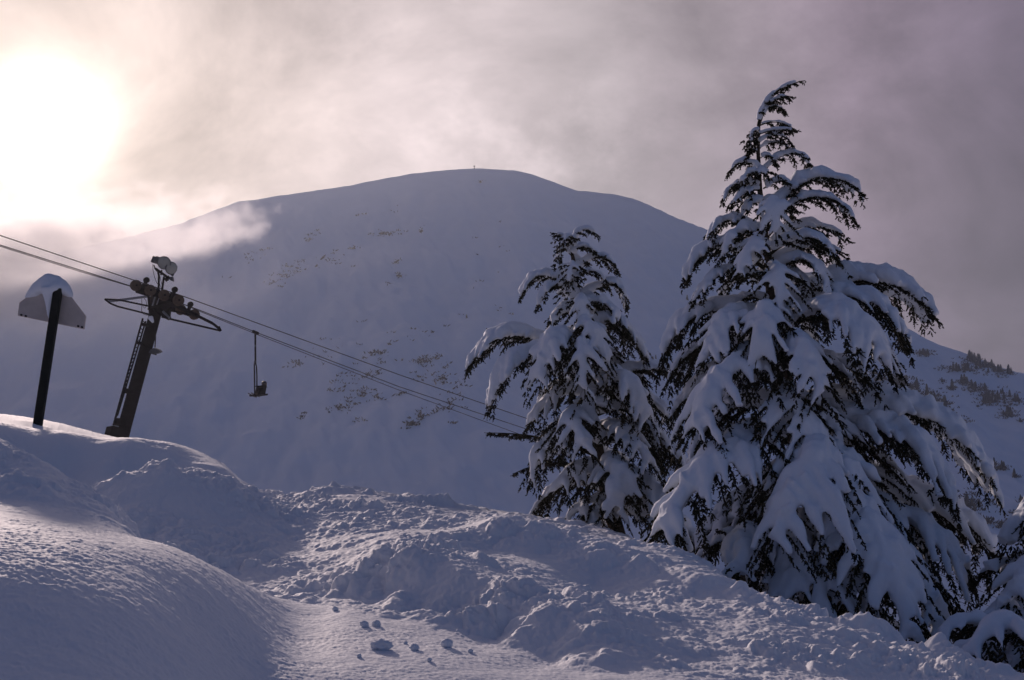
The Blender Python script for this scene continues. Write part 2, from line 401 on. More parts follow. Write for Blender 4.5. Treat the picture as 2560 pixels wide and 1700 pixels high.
def detail_z(x, y, zb=None):
    if zb is None: zb = base_z(x, y)
    r = np.hypot(x, y); px = 512 + F * np.tan(np.clip(np.arctan2(x, y), -1.2, 1.2))
    dm = np.interp(px, pxk, dk)
    rub = sstep(dm, dm + 1.0, y)                                              # ploughed ground starts past the smooth mound
    top = sstep(15.3, 15.7, y) * (1 - sstep(240, 285, px))                    # wind packed top by the sign post
    bank = sstep(95, 130, px) * (1 - sstep(262, 300, px)) * sstep(11, 12.5, y) * (1 - sstep(15, 15.8, y))
    lf2 = (1 - sstep(110, 170, px)) * sstep(8, 9, y)
    rub = rub * (1 - 0.86 * top) * (1 - 0.25 * bank) * (1 - 0.45 * lf2)
    plateau = sstep(330, 420, px) * sstep(10.8, 11.8, y)
    rub = rub * (1 - 0.30 * plateau) * (0.82 - 0.14 * sstep(400, 480, px) * (1 - sstep(640, 760, px)))
    rub = rub * (1 - 0.8 * sstep(22, 40, r))
    wx = x + 0.16 * perlin(x * 1.7, y * 1.7, 3.3) + 0.04 * perlin(x * 7, y * 7, 1.3); wy = y + 0.16 * perlin(x * 1.7, y * 1.7, 8.1) + 0.04 * perlin(x * 7, y * 7, 6.1)
    a1 = np.abs(perlin(wx * 1.3, wy * 1.3, zb * 1.3)); a2 = np.abs(perlin(wx * 3.1, wy * 3.1, zb * 3.1 + 4.1)); a3 = np.abs(perlin(wx * 6.5, wy * 6.5, zb * 6.5 + 9.6)); a4 = np.abs(perlin(wx * 13, wy * 13, zb * 13 + 2.6)); a5 = np.abs(perlin(x * 27, y * 27, zb * 27 + 7.6))
    clumpy = 0.25 + 1.0 * sstep(-0.25, 0.35, perlin(x * 0.9, y * 0.9, 15.2))
    z = rub * (0.09 * a1 + clumpy * (0.13 * a2 + 0.125 * a3 + 0.080 * a4 + 0.036 * a5) - 0.08)
    m = (rub > 0.08) & (r < 26)
    if np.any(m):
        cx_ = wx[m]; cy_ = wy[m]; q = np.minimum(clods(cx_, cy_, 0.42, 3, .55), .12) + clods(cx_, cy_, 0.19, 5, .6) * 0.9 + clods(cx_, cy_, 0.085, 9, .6) * 0.8
        z[m] += rub[m] * q * np.clip(clumpy[m], .25, 1.0) * .85
    z = z + rub * 0.10 * perlin(x * 0.7, y * 0.7, 5.5)
    # soft wind texture everywhere, stretched along the slope
    xs = x * 0.8 + y * 0.3; ys = y * 1.0 - x * 0.2
    z = z + 0.009 * fbm(xs * 3.0, ys * 4.0, 1.2, 3) + 0.0026 * fbm(xs * 9, ys * 14, 6.2, 2, 0.6) * (1 - 0.4 * rub) + (0.0048 + 0.0042 * sstep(-.35, .4, perlin(x * 0.9, y * 1.3, 21.0) + .5 * perlin(x * 3, y * 4, 2.0)) + 0.002 * rub) * fbm(x * 22 + 1.2 * perlin(x * 2, y * 2, 1.0), y * 25, zb * 24, 3, 0.78)
    z = z + (1 - rub) * 0.03 * perlin(x * 0.9, y * 0.9, 12.0)
    for lx, ly, h, rr in LP:
        q = ((x - lx)**2 + (y - ly)**2) / (rr * rr)
        m = q < 6
        if np.any(m):
            qq = q[m]; wob = 0.75 + 1.0 * np.abs(perlin(x[m] * 7, y[m] * 7, h * 9)) + 0.8 * perlin(x[m] * 4, y[m] * 4, h * 31)
            z[m] += h * np.clip(wob, .1, 2) * np.exp(-qq**1.3)
    return z
def gz(x, y):
    X = np.array([float(x)]); Y = np.array([float(y)]); return float((base_z(X, Y) + detail_z(X, Y))[0])

an = np.arctan((np.arange(-60, 1085, 1.05) - 512) / F)
left = np.linspace(-math.pi, an[0], 70)[:-1]; right = np.linspace(an[-1], math.pi, 70)[1:]
an = np.concatenate([left, an, right])
rr = np.concatenate([np.linspace(0.25, 2.4, 14), np.exp(np.linspace(math.log(2.5), math.log(4.38), 60)), np.exp(np.arange(math.log(4.4), math.log(20.5), 0.0018)), np.exp(np.linspace(math.log(20.6), math.log(300), 160))])
AN, RR = np.meshgrid(an, rr)
X = np.sin(AN) * RR; Y = np.cos(AN) * RR
Z = base_z(X, Y); D_ = detail_z(X, Y, Z)
dXa = np.gradient(X, axis=0); dYa = np.gradient(Y, axis=0); dZa = np.gradient(Z, axis=0); dXb = np.gradient(X, axis=1); dYb = np.gradient(Y, axis=1); dZb = np.gradient(Z, axis=1)
Nx = dYa * dZb - dZa * dYb; Ny = dZa * dXb - dXa * dZb; Nz = dXa * dYb - dYa * dXb; sg_ = np.sign(Nz); Nl = np.sqrt(Nx**2 + Ny**2 + Nz**2) + 1e-12
Nx, Ny, Nz = Nx * sg_ / Nl, Ny * sg_ / Nl, Nz * sg_ / Nl
X = X + Nx * D_; Y = Y + Ny * D_; Z = Z + np.where(RR < 24, Nz, 1) * D_
back = sstep(0.75, 1.2, np.abs(AN)); Z = Z * (1 - back) + back * (-1.6 + 0.25 * fbm(X * 0.15, Y * 0.15, 2.2, 3) - sstep(60, 280, RR) * 68)
nr, na = X.shape
idx = np.arange(nr * na).reshape(nr, na)
F4 = np.stack([idx[:-1, :-1], idx[1:, :-1], idx[1:, 1:], idx[:-1, 1:]], -1).reshape(-1, 4)[:, ::-1]
g = big_mesh('snow_ground', np.stack([X, Y, Z], -1).reshape(-1, 3), F4, M_GROUND); tag(g, kind='structure')

# ------------------------------------------------------------------ mountain across the valley
sk = [(-700,420),(-400,350),(-200,300),(0,262),(100,240),(170,223),(210,208),(230,201),(260,197),(300,191),(345,185),(380,178),(410,173),(440,170),(473,168),(515,170),(530,173),
      (548,179),(580,190.5),(612,193),(628,196),(645,201),(680,217),(712,229),(760,252),(830,290),(880,314),(915,329),(930,338),(945,345),(962,350),(980,357),(1000,366),(1024,372),(1200,420),(1700,520)]
skx = np.array([a for a, b in sk], float); sky_ = np.array([b for a, b in sk], float)
R0M = 255.0
def mount_z(x, y, rough=True):
    px = 512 + F * np.tan(np.clip(np.arctan2(x, y), -1.1, 1.1)); r = np.hypot(x, y)
    cy = np.interp(px, skx, sky_); u = (px - 512) / F; v = (340 - cy) / F
    ry = CP - v * SP; rz = SP + v * CP; tan_c = rz / np.hypot(u, ry)
    rc = 860 + 0.10 * (px - 512) * sstep(500, 1100, px) * 3.0 - 60 * sstep(300, -300, px)
    zc = tan_c * rc; zb = -66.0
    s = np.clip((r - R0M) / (rc - R0M), 0, 1)
    z = zb + (zc - zb) * (0.62 * s + 0.38 * s * s)
    if rough:
        w = (1 - sstep(0.86, 1.0, s)) * sstep(0, 0.1, s)
        gx = x * 0.012; gy = y * 0.004
        z = z + w * 1.35 * (11.0 * perlin(gx, gy, 3.1) + 6.0 * perlin(x * 0.02 + y * 0.006, y * 0.010, 7.7) + 5.5 * fbm(x * 0.05 + y * .012, y * 0.018, 1.1, 4))
        z = z + w * 2.4 * np.abs(perlin(x * 0.09 + y * .02, y * 0.022, 5.0))
        z = z + 0.5 * fbm(x * 0.08, y * 0.08, 9.1, 2)
    return z - np.maximum(r - rc, 0) * 0.45 - 0.00035 * np.maximum(r - rc, 0)**2 * 0
ma = np.arctan((np.arange(-500, 1500, 3.2) - 512) / F)
mr = np.concatenate([np.linspace(R0M - 20, 1000, 420), np.linspace(1006, 1700, 40)])
AN, RR = np.meshgrid(ma, mr); X = np.sin(AN) * RR; Y = np.cos(AN) * RR; Z = mount_z(X, Y)
nr, na = X.shape; idx = np.arange(nr * na).reshape(nr, na)
F4 = np.stack([idx[:-1, :-1], idx[1:, :-1], idx[1:, 1:], idx[:-1, 1:]], -1).reshape(-1, 4)[:, ::-1]
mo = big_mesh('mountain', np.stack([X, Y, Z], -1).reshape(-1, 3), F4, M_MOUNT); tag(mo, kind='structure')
_rs = np.linspace(R0M, 990, 900)
def on_mountain(px, py):
    t = math.atan((px - 512) / F); x = math.sin(t) * _rs; y = math.cos(t) * _rs; z = mount_z(x, y)
    q = project(x, y, z)[1]; run = np.minimum.accumulate(q)
    k = np.where(run <= py)[0]
    if len(k) == 0: return None
    k = k[0]; return Vector((x[k], y[k], z[k]))

# ------------------------------------------------------------------ haze
import os
if not os.environ.get('NOHAZE'):
    hb = MB().box((0, 520, 70), (1750, 0, 0), (0, 1250, 0), (0, 0, 215)); hz = hb.build('haze', None)
    def fh(t, b, o):
        t.nodes.remove(b); v = nd(t, 'ShaderNodeVolumePrincipled')
        v.inputs['Color'].default_value = (0.84, 0.90, 1.0, 1); v.inputs['Density'].default_value = 0.00022; v.inputs['Anisotropy'].default_value = 0.45
        t.links.new(v.outputs[0], o.inputs['Volume'])
    hz.data.materials.append(material('haze_air', fh)); tag(hz, kind='stuff')

# bank of mist hanging on the left shoulder of the mountain
if True:
  for mc, sc_, tilt, dens in ((P(-90, 345, 480), (255, 80, 88), 0, 0.0062), (P(5, 262, 630), (158, 60, 50), -9, 0.085), (P(205, 236, 640), (50, 30, 24), -25, 0.040)):
    mb_ = MB().sphere((0, 0, 0), 1.0, 32, 16); ms = mb_.build('mist', None, None, True); ms.location = mc; ms.scale = sc_; ms.rotation_euler = (0, math.radians(tilt), 0)
    def fm(t, b, o):
        t.nodes.remove(b); c = nd(t, 'ShaderNodeTexCoord')
        ln_ = nd(t, 'ShaderNodeVectorMath', operation='LENGTH'); t.links.new(c.outputs['Object'], ln_.inputs[0])
        fall = ramp(t, ln_.outputs['Value'], [(0.0, 1.0), (0.45, 0.45), (0.97, 0.0)])
        mp = nd(t, 'ShaderNodeMapping'); mp.inputs['Scale'].default_value = (2.6, 1.5, 1.3); t.links.new(c.outputs['Object'], mp.inputs[0])
        n = noise(t, mp.outputs[0], 2.2, 5, 0.6, 0.6)
        d = wm('MULTIPLY', wm('MAXIMUM', wm('SUBTRACT', wm('ADD', wm('MULTIPLY', fall, 1.0, tree=t), wm('MULTIPLY', n, 1.6, tree=t), tree=t), 0.95, tree=t), 0.0, tree=t), dens, tree=t)
        v = nd(t, 'ShaderNodeVolumePrincipled'); v.inputs['Color'].default_value = (0.98, 0.97, 0.98, 1); v.inputs['Anisotropy'].default_value = 0.55
        t.links.new(d, v.inputs['Density']); t.links.new(v.outputs[0], o.inputs['Volume'])
    ms.data.materials.append(material('mist_air', fm)); tag(ms, kind='stuff')

# ------------------------------------------------------------------ conifers
def fan(starts, ends, rad):
    """many small spindles (needle tufts) as one batch of triangles"""
    S0 = np.asarray(starts); E = np.asarray(ends); n = len(S0); d = E - S0
    L = np.linalg.norm(d, axis=1, keepdims=True) + 1e-9; t = d / L
    ref = np.where(np.abs(t[:, 2:3]) < 0.9, np.array([[0, 0, 1.0]]), np.array([[1.0, 0, 0]]))
    u = np.cross(t, ref); u /= np.linalg.norm(u, axis=1, keepdims=True); v = np.cross(t, u)
    R = np.asarray(rad).reshape(-1, 1) if np.ndim(rad) else rad
    mid = S0 + d * 0.35; out = [S0]
    for a in (0, 2.094, 4.188): out.append(mid + (u * math.cos(a) + v * math.sin(a)) * R)
    out.append(E)
    V = np.stack(out, 1).reshape(-1, 3)
    f = np.array([(0, 2, 1), (0, 3, 2), (0, 1, 3), (1, 2, 4), (2, 3, 4), (3, 1, 4)])
    Fc = (np.arange(n)[:, None, None] * 5 + f).reshape(-1, 3)
    return V, Fc

def make_bough(tree, B, C, T, w, rnd, sr=0.10, n=None, voxel=0.035, snow=1.0, droop=0.75, ns=1.0, cov=None):
    B, C, T = (np.array(q, float) for q in (B, C, T))
    l1 = np.linalg.norm(C - B); l2 = np.linalg.norm(T - C); L = l1 + l2; tc_ = l1 / L
    def cur(t):
        a = (t - tc_) * (t - 1) / (tc_); b = t * (t - 1) / (tc_ * (tc_ - 1)); c = t * (t - tc_) / (1 - tc_)
        return B * a + C * b + T * c
    def tan(t):
        d = cur(min(t + .03, 1.03)) - cur(t - .03); return d / np.linalg.norm(d)
    if n is None: n = max(4, int(L / 0.17))
    hv = T - B; hv[2] = 0
    if np.linalg.norm(hv) < 0.15 * L: hv = np.array([rnd.uniform(-1, 1), -1, 0])
    hv /= np.linalg.norm(hv); lat = np.array([-hv[1], hv[0], 0])
    ns_, ne, nrad = [], [], []
    if cov is None: cov = w <= 0.42
    if w < 0.5: droop *= 0.55; ns = min(ns, .65)
    else: droop *= 0.82
    sr *= rnd.uniform(0.82, 1.2)
    sn = MB(); Zv = np.array([0, 0, 1.0])
    # main stem of snow
    pts = []; rads = []
    for i in range(9):
        t = 0.04 + 0.90 * i / 8; r = sr * (1.12 - 0.55 * t) * rnd.uniform(0.7, 1.35)
        pts.append(cur(t) + Zv * r * 0.75); rads.append(r)
    if snow > 0: sn.tube([Vector(p) for p in pts], rads, 8)
    def twig(p, d, ln, rad):
        ln *= ns
        e = p + d * ln; ns_.append(p); ne.append(e); nrad.append(rad)
        s1 = np.cross(d, Zv); s1 /= (np.linalg.norm(s1) + 1e-6); s2 = np.cross(d, s1)
        m = max(4, int(ln / 0.026))
        for k in range(m):
            q = p + d * ln * (0.10 + 0.88 * (k + rnd.random()) / m); a = rnd.random() * 6.283
            o = d * 0.75 + (s1 * math.cos(a) + s2 * math.sin(a)) * 0.8
            o /= np.linalg.norm(o); ns_.append(q); ne.append(q + o * rnd.uniform(0.024, 0.046)); nrad.append(0.0105)
    fine = min(1.0, w / 0.5)
    subs = [(t, sd_) for i in range(n) for sd_ in (-1, 1) for t in [0.14 + 0.84 * (i + 0.5 + rnd.uniform(-.3, .3)) / n]]
    kk = 0
    for t, sd_ in subs:
        prof = (min(1, t / 0.30)**0.7) * (1.0 if t < 0.6 else 1.0 - 0.62 * (t - 0.6) / 0.4)
        kk += 1; white = cov or (kk // 2) % 5 not in (1, 3)
        ln = w * prof * rnd.uniform(0.6, 1.3) * (1.0 if white else 1.02)
        if ln < 0.05: continue
        tg = tan(t); d0 = lat * sd_ * rnd.uniform(.7, .95) + tg * rnd.uniform(.45, .8) + Zv * 0.08; d0 /= np.linalg.norm(d0)
        dr = droop * rnd.uniform(0.7, 1.4) * (1.0 if white else 1.15); p0 = cur(t) - (Zv * 0 if white else Zv * sr * .4)
        sp = lambda s: p0 + d0 * ln * s - Zv * ln * dr * s * s
        pp = []; rp = []
        se = rnd.uniform(0.70, 0.98)
        for k in range(6):
            s = se * k / 5; r = sr * (0.88 - 0.60 * (k / 5)**0.9) * rnd.uniform(.62, 1.32) * min(1, 0.45 + ln)
            pp.append(Vector(sp(s) + Zv * r * 0.72)); rp.append(r)
        if snow > 0 and white and rnd.random() < 0.93: sn.tube(pp, rp, 7)
        m = max(3, int(ln / 0.046))
        for k in range(m):
            s = 0.12 + 0.88 * (k + rnd.random() * .8) / m; q = sp(s)
            dt = d0 - 2 * Zv * dr * s; dt /= np.linalg.norm(dt); l2_ = np.cross(dt, Zv); l2_ /= (np.linalg.norm(l2_) + 1e-6)
            for e_ in (-1, 1):
                if rnd.random() < 0.12: continue
                dd = dt * rnd.uniform(.35, .8) + l2_ * e_ * rnd.uniform(.25, .7) - Zv * rnd.uniform(.25, .75); dd /= np.linalg.norm(dd)
                twig(q - Zv * 0.01, dd, rnd.uniform(.06, .14), 0.017)
        dt = d0 - 2 * Zv * dr; dt /= np.linalg.norm(dt); twig(sp(1.0), dt, rnd.uniform(.07, .15), 0.014)
    tg = tan(1.0)
    for k in range(4):
        dd = tg + lat * rnd.uniform(-.5, .5) - Zv * rnd.uniform(0, .5); dd /= np.linalg.norm(dd)
        twig(cur(0.97), dd, rnd.uniform(.12, .24), 0.013)
    wood = MB().tube([Vector(cur(i / 8)) for i in range(9)], [max(0.008, 0.045 * min(1, L / 2) * (1 - i / 9)) for i in range(9)], 6)
    V, Fc = fan(ns_, ne, nrad)
    wv = np.array([tuple(q) for q in wood.v]); nf = len(wv)
    faces = [tuple(q) for q in wood.f] + [tuple(q) for q in (Fc + nf).tolist()]
    o = mesh_obj('bough', np.concatenate([wv, V]), faces, M_NEEDLE, tree, False)
    if snow > 0 and sn.v: snow_obj(sn, M_TSNOW, o, voxel, it=4, lump=0.040, seed=rnd.uniform(0, 50))
    return o

K2 = 1024 / 2361.0
def conifer(name, label, cat, D, trunk, boughs, fills, rnd, group=None, voxel=0.030, sr=0.10, w0=0.55):
    """trunk: photo points from the foot up with radii; boughs: base, crest, tip in photo points with depth offsets"""
    tp = [P(x * K2, y * K2, D + dz) for x, y, r, dz in trunk]
    root = empty(name, tp[0], label, cat, group)
    MB().tube(tp, [r for x, y, r, dz in trunk], 10).build('trunk', M_BARK, root, True)
    for b in boughs:
        (bx, by), (cx, cy), (tx, ty), d0, d1 = b[:5]; opt = b[5] if len(b) > 5 else {}
        Bp = P(bx * K2, by * K2, D + d0 * 0.25); Cp = P(cx * K2, cy * K2, D + d0 + (d1 - d0) * 0.5); Tp = P(tx * K2, ty * K2, D + d1)
        kw = dict(sr=sr, voxel=voxel); w = opt.get('w', w0); kw.update({k: v for k, v in opt.items() if k != 'w'}); kw['sr'] *= 0.92
        make_bough(root, Bp, Cp, Tp, w, rnd, **kw)
    # remaining boughs all round the stem
    zs = [p.z for p in tp]
    ga = rnd.random() * 6
    for i, (yy, reach) in enumerate(fills):
        tx_ = np.interp(yy, [t[1] for t in trunk][::-1], [t[0] for t in trunk][::-1])
        c = P(tx_ * K2, yy * K2, D); ga += 2.4; R_ = reach * rnd.uniform(.8, 1.1)
        d = Vector((math.sin(ga), math.cos(ga), 0)); up = 0.12 * R_
        Tp = c + d * R_ + Vector((0, 0, -0.42 * R_ * rnd.uniform(.7, 1.3))); Cp = c + d * R_ * 0.55 + Vector((0, 0, up))
        make_bough(root, c, Cp, Tp, w0 * min(1, .35 + R_ * .45), rnd, sr=0.9 * sr * min(1, .5 + R_ * .4), voxel=voxel)
    return root

rb = random.Random(11)
BIGD = 17.0
big_trunk = [(1960,1500,.20,0),(1930,1380,.19,0),(1880,1180,.17,0),(1830,980,.145,0),(1790,780,.105,0),(1770,600,.07,0),(1752,440,.042,0),(1748,350,.03,0),(1750,290,.022,0),(1768,235,.016,0),(1800,205,.012,0),(1845,187,.008,0)]
s_ = dict(w=.16, sr=.035, voxel=.018, ns=.55)
m_ = dict(w=.30, sr=.060, voxel=.024, ns=.8)
big_boughs = [
 ((1748,290),(1785,215),(1846,188),0,-.05,dict(w=.13,sr=.05,voxel=.018,ns=.6)), ((1765,250),(1795,225),(1822,222),-.05,-.1,s_), ((1758,265),(1785,245),(1808,255),-.05,-.1,s_), ((1752,300),(1738,300),(1738,330),0,-.1,s_),
 ((1750,290),(1795,282),(1828,296),0,-.1,s_), ((1748,310),(1790,300),(1830,300),-.1,-.2,s_), ((1748,330),(1785,310),(1826,330),-.05,-.15,s_), ((1748,345),(1780,328),(1822,342),0,.1,s_),
 ((1748,310),(1738,315),(1732,345),0,-.1,s_), ((1748,350),(1735,345),(1722,362),0,0,s_), ((1752,365),(1772,358),(1786,375),0,-.1,s_),
 ((1756,395),(1710,374),(1680,398),0,0,dict(w=.20,sr=.055,voxel=.022,ns=.7)), ((1756,400),(1840,358),(1870,382),0,0,dict(w=.26,sr=.06,voxel=.022,ns=.8)), ((1756,405),(1725,400),(1705,425),-.1,-.2,m_),
 ((1756,435),(1700,425),(1668,458),0,0,m_), ((1756,440),(1712,445),(1690,472),-.1,-.25,m_), ((1760,435),(1810,420),(1832,445),0,-.1,m_),
 ((1760,470),(1735,468),(1710,500),0,-.1,m_),
 ((1765,520),(1920,412),(1992,452),0,-.1,dict(w=.42,sr=.12)), ((1770,530),(1900,455),(1975,515),-.1,-.3,dict(w=.40,sr=.10)), ((1770,520),(1780,470),(1790,560),-.4,-.7,dict(w=.4,sr=.11)),
 ((1762,545),(1665,512),(1630,580),0,-.1,dict(w=.38)), ((1762,560),(1700,535),(1668,600),-.3,-.5,dict(w=.32)), ((1770,570),(1890,525),(1943,552),.3,.5,dict(w=.4)), ((1770,590),(1880,552),(1930,590),-.3,-.6,dict(w=.42,sr=.10)),
 ((1765,580),(1740,560),(1700,650),-.5,-.9,dict(w=.38,sr=.10)), ((1770,620),(1900,575),(1950,662),.1,.1,dict(w=.42)), ((1770,640),(1860,600),(1912,690),-.4,-.7,dict(w=.4)),
 ((1765,620),(1625,580),(1577,650),0,-.1,dict(w=.45,sr=.12)), ((1765,650),(1650,635),(1602,695),-.2,-.4,dict(w=.42)), ((1770,660),(1700,640),(1655,715),.3,.4,dict(w=.4)), ((1772,660),(1790,625),(1800,740),-.7,-1.2,dict(w=.42,sr=.11)),
 ((1780,760),(2070,665),(2148,730),.1,.1,dict(w=.65,sr=.21,cov=True,droop=.55)), ((1790,770),(2000,690),(2100,800),-.4,-.7,dict(w=.65,sr=.14)), ((1785,780),(1950,722),(2045,860),-.9,-1.6,dict(w=.75,sr=.16)), ((1780,740),(1900,660),(1990,720),.6,.9,dict(w=.6,sr=.14)),
 ((1780,770),(1600,725),(1526,822),.1,0,dict(w=.6,sr=.14)), ((1780,780),(1680,735),(1620,840),-.6,-1.0,dict(w=.6,sr=.14)), ((1780,770),(1760,735),(1740,860),-1.0,-1.6,dict(w=.5,sr=.12)),
 ((1790,830),(1620,800),(1540,880),.6,1.0,dict(w=.6,sr=.14)), ((1800,850),(1640,870),(1560,950),.7,1.3,dict(w=.6,sr=.15)),
 ((1800,840),(1700,845),(1600,1000),-.9,-1.7,dict(w=.8,sr=.17)), ((1800,860),(1960,850),(2030,930),.2,.1,dict(w=.6,sr=.14)), ((1800,870),(1850,800),(1900,930),-1.2,-2.0,dict(w=.6,sr=.14)),
 ((1815,950),(1650,960),(1590,1080),.3,.3,dict(w=.6,sr=.14)), ((1820,960),(1960,950),(2060,1010),-.2,-.4,dict(w=.6,sr=.14)), ((1820,960),(1830,930),(1900,1080),-1.3,-2.1,dict(w=.65,sr=.15)),
 ((1830,1000),(1680,1040),(1518,1235),-1.2,-2.2,dict(w=.85,sr=.18)), ((1830,1000),(2130,960),(2288,1135),.2,-.1,dict(w=.75,sr=.23,cov=True,droop=.6)), ((1835,1040),(2080,1000),(2205,1165),-.6,-1.1,dict(w=.75,sr=.15)), ((1840,1080),(2060,1110),(2190,1210),.5,.7,dict(w=.75,sr=.15)),
 ((1840,1060),(1880,1060),(1770,1270),-1.6,-2.7,dict(w=.8,sr=.18)), ((1845,1080),(1940,1090),(1990,1290),-1.4,-2.4,dict(w=.8,sr=.18)), ((1850,1100),(1700,1150),(1600,1270),.3,.2,dict(w=.7,sr=.15)),
 ((1880,1240),(1850,1255),(1825,1400),-1.6,-2.4,dict(w=.6,sr=.15)), ((1890,1280),(1900,1300),(1885,1440),-1.8,-2.6,dict(w=.6,sr=.14)), ((1880,1250),(1790,1280),(1755,1390),-.8,-1.2,dict(w=.6,sr=.14)),
 ((1880,1180),(2130,1215),(2240,1330),-.9,-1.4,dict(w=.75,sr=.17)), ((1880,1180),(2200,1195),(2290,1280),.5,.7,dict(w=.8,sr=.2)), ((1890,1220),(2040,1250),(2170,1460),-1.4,-2.1,dict(w=.8,sr=.18)),
 ((1900,1230),(2000,1230),(2110,1490),-2.0,-3.0,dict(w=.7,sr=.17)), ((1890,1200),(1800,1230),(1700,1310),.2,.1,dict(w=.7,sr=.15)), ((1900,1270),(1960,1300),(1950,1400),-1.6,-2.5,dict(w=.6,sr=.15)),
]
big_fill = [(400,.22),(440,.28),(470,.45),(540,.6),(600,.7),(650,.8),(700,.95),(740,1.0),(780,1.15),(820,1.2),(860,1.3),(900,1.35),(940,1.45),(980,1.5),(1020,1.6),(1060,1.7),(1100,1.75),(1140,1.8),(1180,1.85),(1220,1.9),(1250,1.9),(1290,1.95),(1330,1.9),(1360,1.8),(1385,1.2),(1400,1.6),(1420,1.1),(1440,1.5),(1460,1.2),(1470,1.4),(1480,1.0)]
conifer('conifer_tree', 'tallest snow laden conifer, its bent tip blown to the right above the mountain', 'tree', BIGD, big_trunk, big_boughs, big_fill, rb, 'snow covered conifers beside the slope')

SMD = 20.5
sm_trunk = [(1440,1290,.16,0),(1410,1180,.14,0),(1380,1050,.12,0),(1360,930,.10,0),(1345,800,.08,0),(1335,700,.06,0),(1325,620,.045,0),(1318,575,.03,0),(1310,550,.02,0)]
small_boughs = [
 ((1316,580),(1300,545),(1280,538),0,-.1,dict(w=.12,sr=.05,voxel=.02,ns=.6)), ((1318,580),(1350,530),(1376,540),0,-.1,dict(w=.2,sr=.085,voxel=.022,ns=.7)), ((1318,590),(1345,568),(1372,580),-.1,-.2,m_), ((1318,590),(1295,575),(1288,600),0,-.1,m_), ((1320,560),(1310,545),(1300,560),-.1,-.3,m_),
 ((1325,630),(1385,595),(1428,632),0,0,dict(w=.34,sr=.08,ns=.8)), ((1325,650),(1370,625),(1398,650),-.2,-.4,m_), ((1325,640),(1320,610),(1310,660),-.3,-.6,m_),
 ((1332,690),(1235,640),(1200,685),0,0,dict(w=.36,sr=.16)), ((1332,700),(1270,660),(1240,710),-.2,-.4,dict(w=.3)), ((1335,700),(1420,660),(1446,710),0,0,dict(w=.35,sr=.12)), ((1335,720),(1395,700),(1430,740),-.3,-.5,dict(w=.34)), ((1336,720),(1300,720),(1268,745),-.1,-.3,dict(w=.28)), ((1336,720),(1340,690),(1350,790),-.5,-.8,dict(w=.35)),
 ((1342,790),(1400,740),(1495,835),-.2,-.4,dict(w=.55,sr=.13)), ((1342,790),(1350,750),(1400,850),-.7,-1.2,dict(w=.5,sr=.13)), ((1342,780),(1430,750),(1470,800),.5,.8,dict(w=.5,sr=.13)), ((1342,800),(1290,770),(1270,800),.1,0,dict(w=.35)),
 ((1345,860),(1140,785),(1078,850),.1,0,dict(w=.55,sr=.19,cov=True,droop=.5)), ((1345,880),(1190,830),(1130,950),-.4,-.7,dict(w=.5,sr=.16,cov=True,droop=.6)), ((1345,850),(1280,780),(1245,900),-.8,-1.3,dict(w=.55,sr=.15)), ((1348,860),(1340,800),(1350,920),-1.0,-1.6,dict(w=.5,sr=.14)),
 ((1360,920),(1530,852),(1600,885),-.1,-.3,dict(w=.5,sr=.17,cov=True,droop=.5)), ((1360,920),(1440,880),(1490,980),-.7,-1.2,dict(w=.65,sr=.15)), ((1360,930),(1480,920),(1560,1000),.3,.5,dict(w=.6,sr=.13)), ((1360,920),(1290,910),(1220,980),-.3,-.5,dict(w=.5)), ((1352,880),(1440,850),(1490,900),.2,.3,dict(w=.5,sr=.13)), ((1365,960),(1470,950),(1545,1050),-.3,-.5,dict(w=.55,sr=.13)), ((1338,740),(1400,715),(1440,770),.1,.2,dict(w=.4,sr=.12)),
 ((1375,1050),(1220,1005),(1126,998),0,-.2,dict(w=.30,snow=0,droop=.4)), ((1378,1090),(1250,1070),(1185,1092),0,-.2,dict(w=.2,snow=0,droop=.4)),
 ((1370,1010),(1310,965),(1290,1060),-.9,-1.4,dict(w=.5,sr=.13)), ((1370,1020),(1320,970),(1370,1060),-1.1,-1.7,dict(w=.5,sr=.13)), ((1372,1010),(1270,1010),(1228,1120),-.3,-.6,dict(w=.5,sr=.14)), ((1372,1030),(1450,1005),(1500,1080),-.9,-1.4,dict(w=.6,sr=.14)), ((1372,1030),(1530,1030),(1592,1100),.1,0,dict(w=.6,sr=.14)),
 ((1390,1120),(1330,1090),(1270,1140),-.6,-1.0,dict(w=.5,sr=.13)), ((1395,1130),(1480,1110),(1560,1220),-.6,-1.1,dict(w=.75,sr=.17)), ((1395,1130),(1420,1090),(1430,1200),-1.2,-1.8,dict(w=.6,sr=.15)), ((1410,1180),(1350,1160),(1300,1215),-.4,-.8,dict(w=.5,sr=.12)), ((1410,1190),(1540,1200),(1640,1300),-.3,-.6,dict(w=.7,sr=.16)),
]
small_fill = [(600,.18),(640,.35),(665,.4),(690,.5),(715,.55),(740,.65),(780,.8),(800,.8),(820,.9),(840,.95),(860,1.05),(880,1.05),(900,1.15),(920,1.1),(940,1.2),(980,1.3),(1000,1.2),(1020,1.35),(1060,1.45),(1100,1.4),(1140,1.45),(1170,1.5),(1200,1.5),(1230,1.4)]
conifer('conifer_tree', 'shorter snow laden conifer left of the tallest one, in front of the mountain face', 'tree', SMD, sm_trunk, small_boughs, small_fill, rb, 'snow covered conifers beside the slope', sr=0.115)

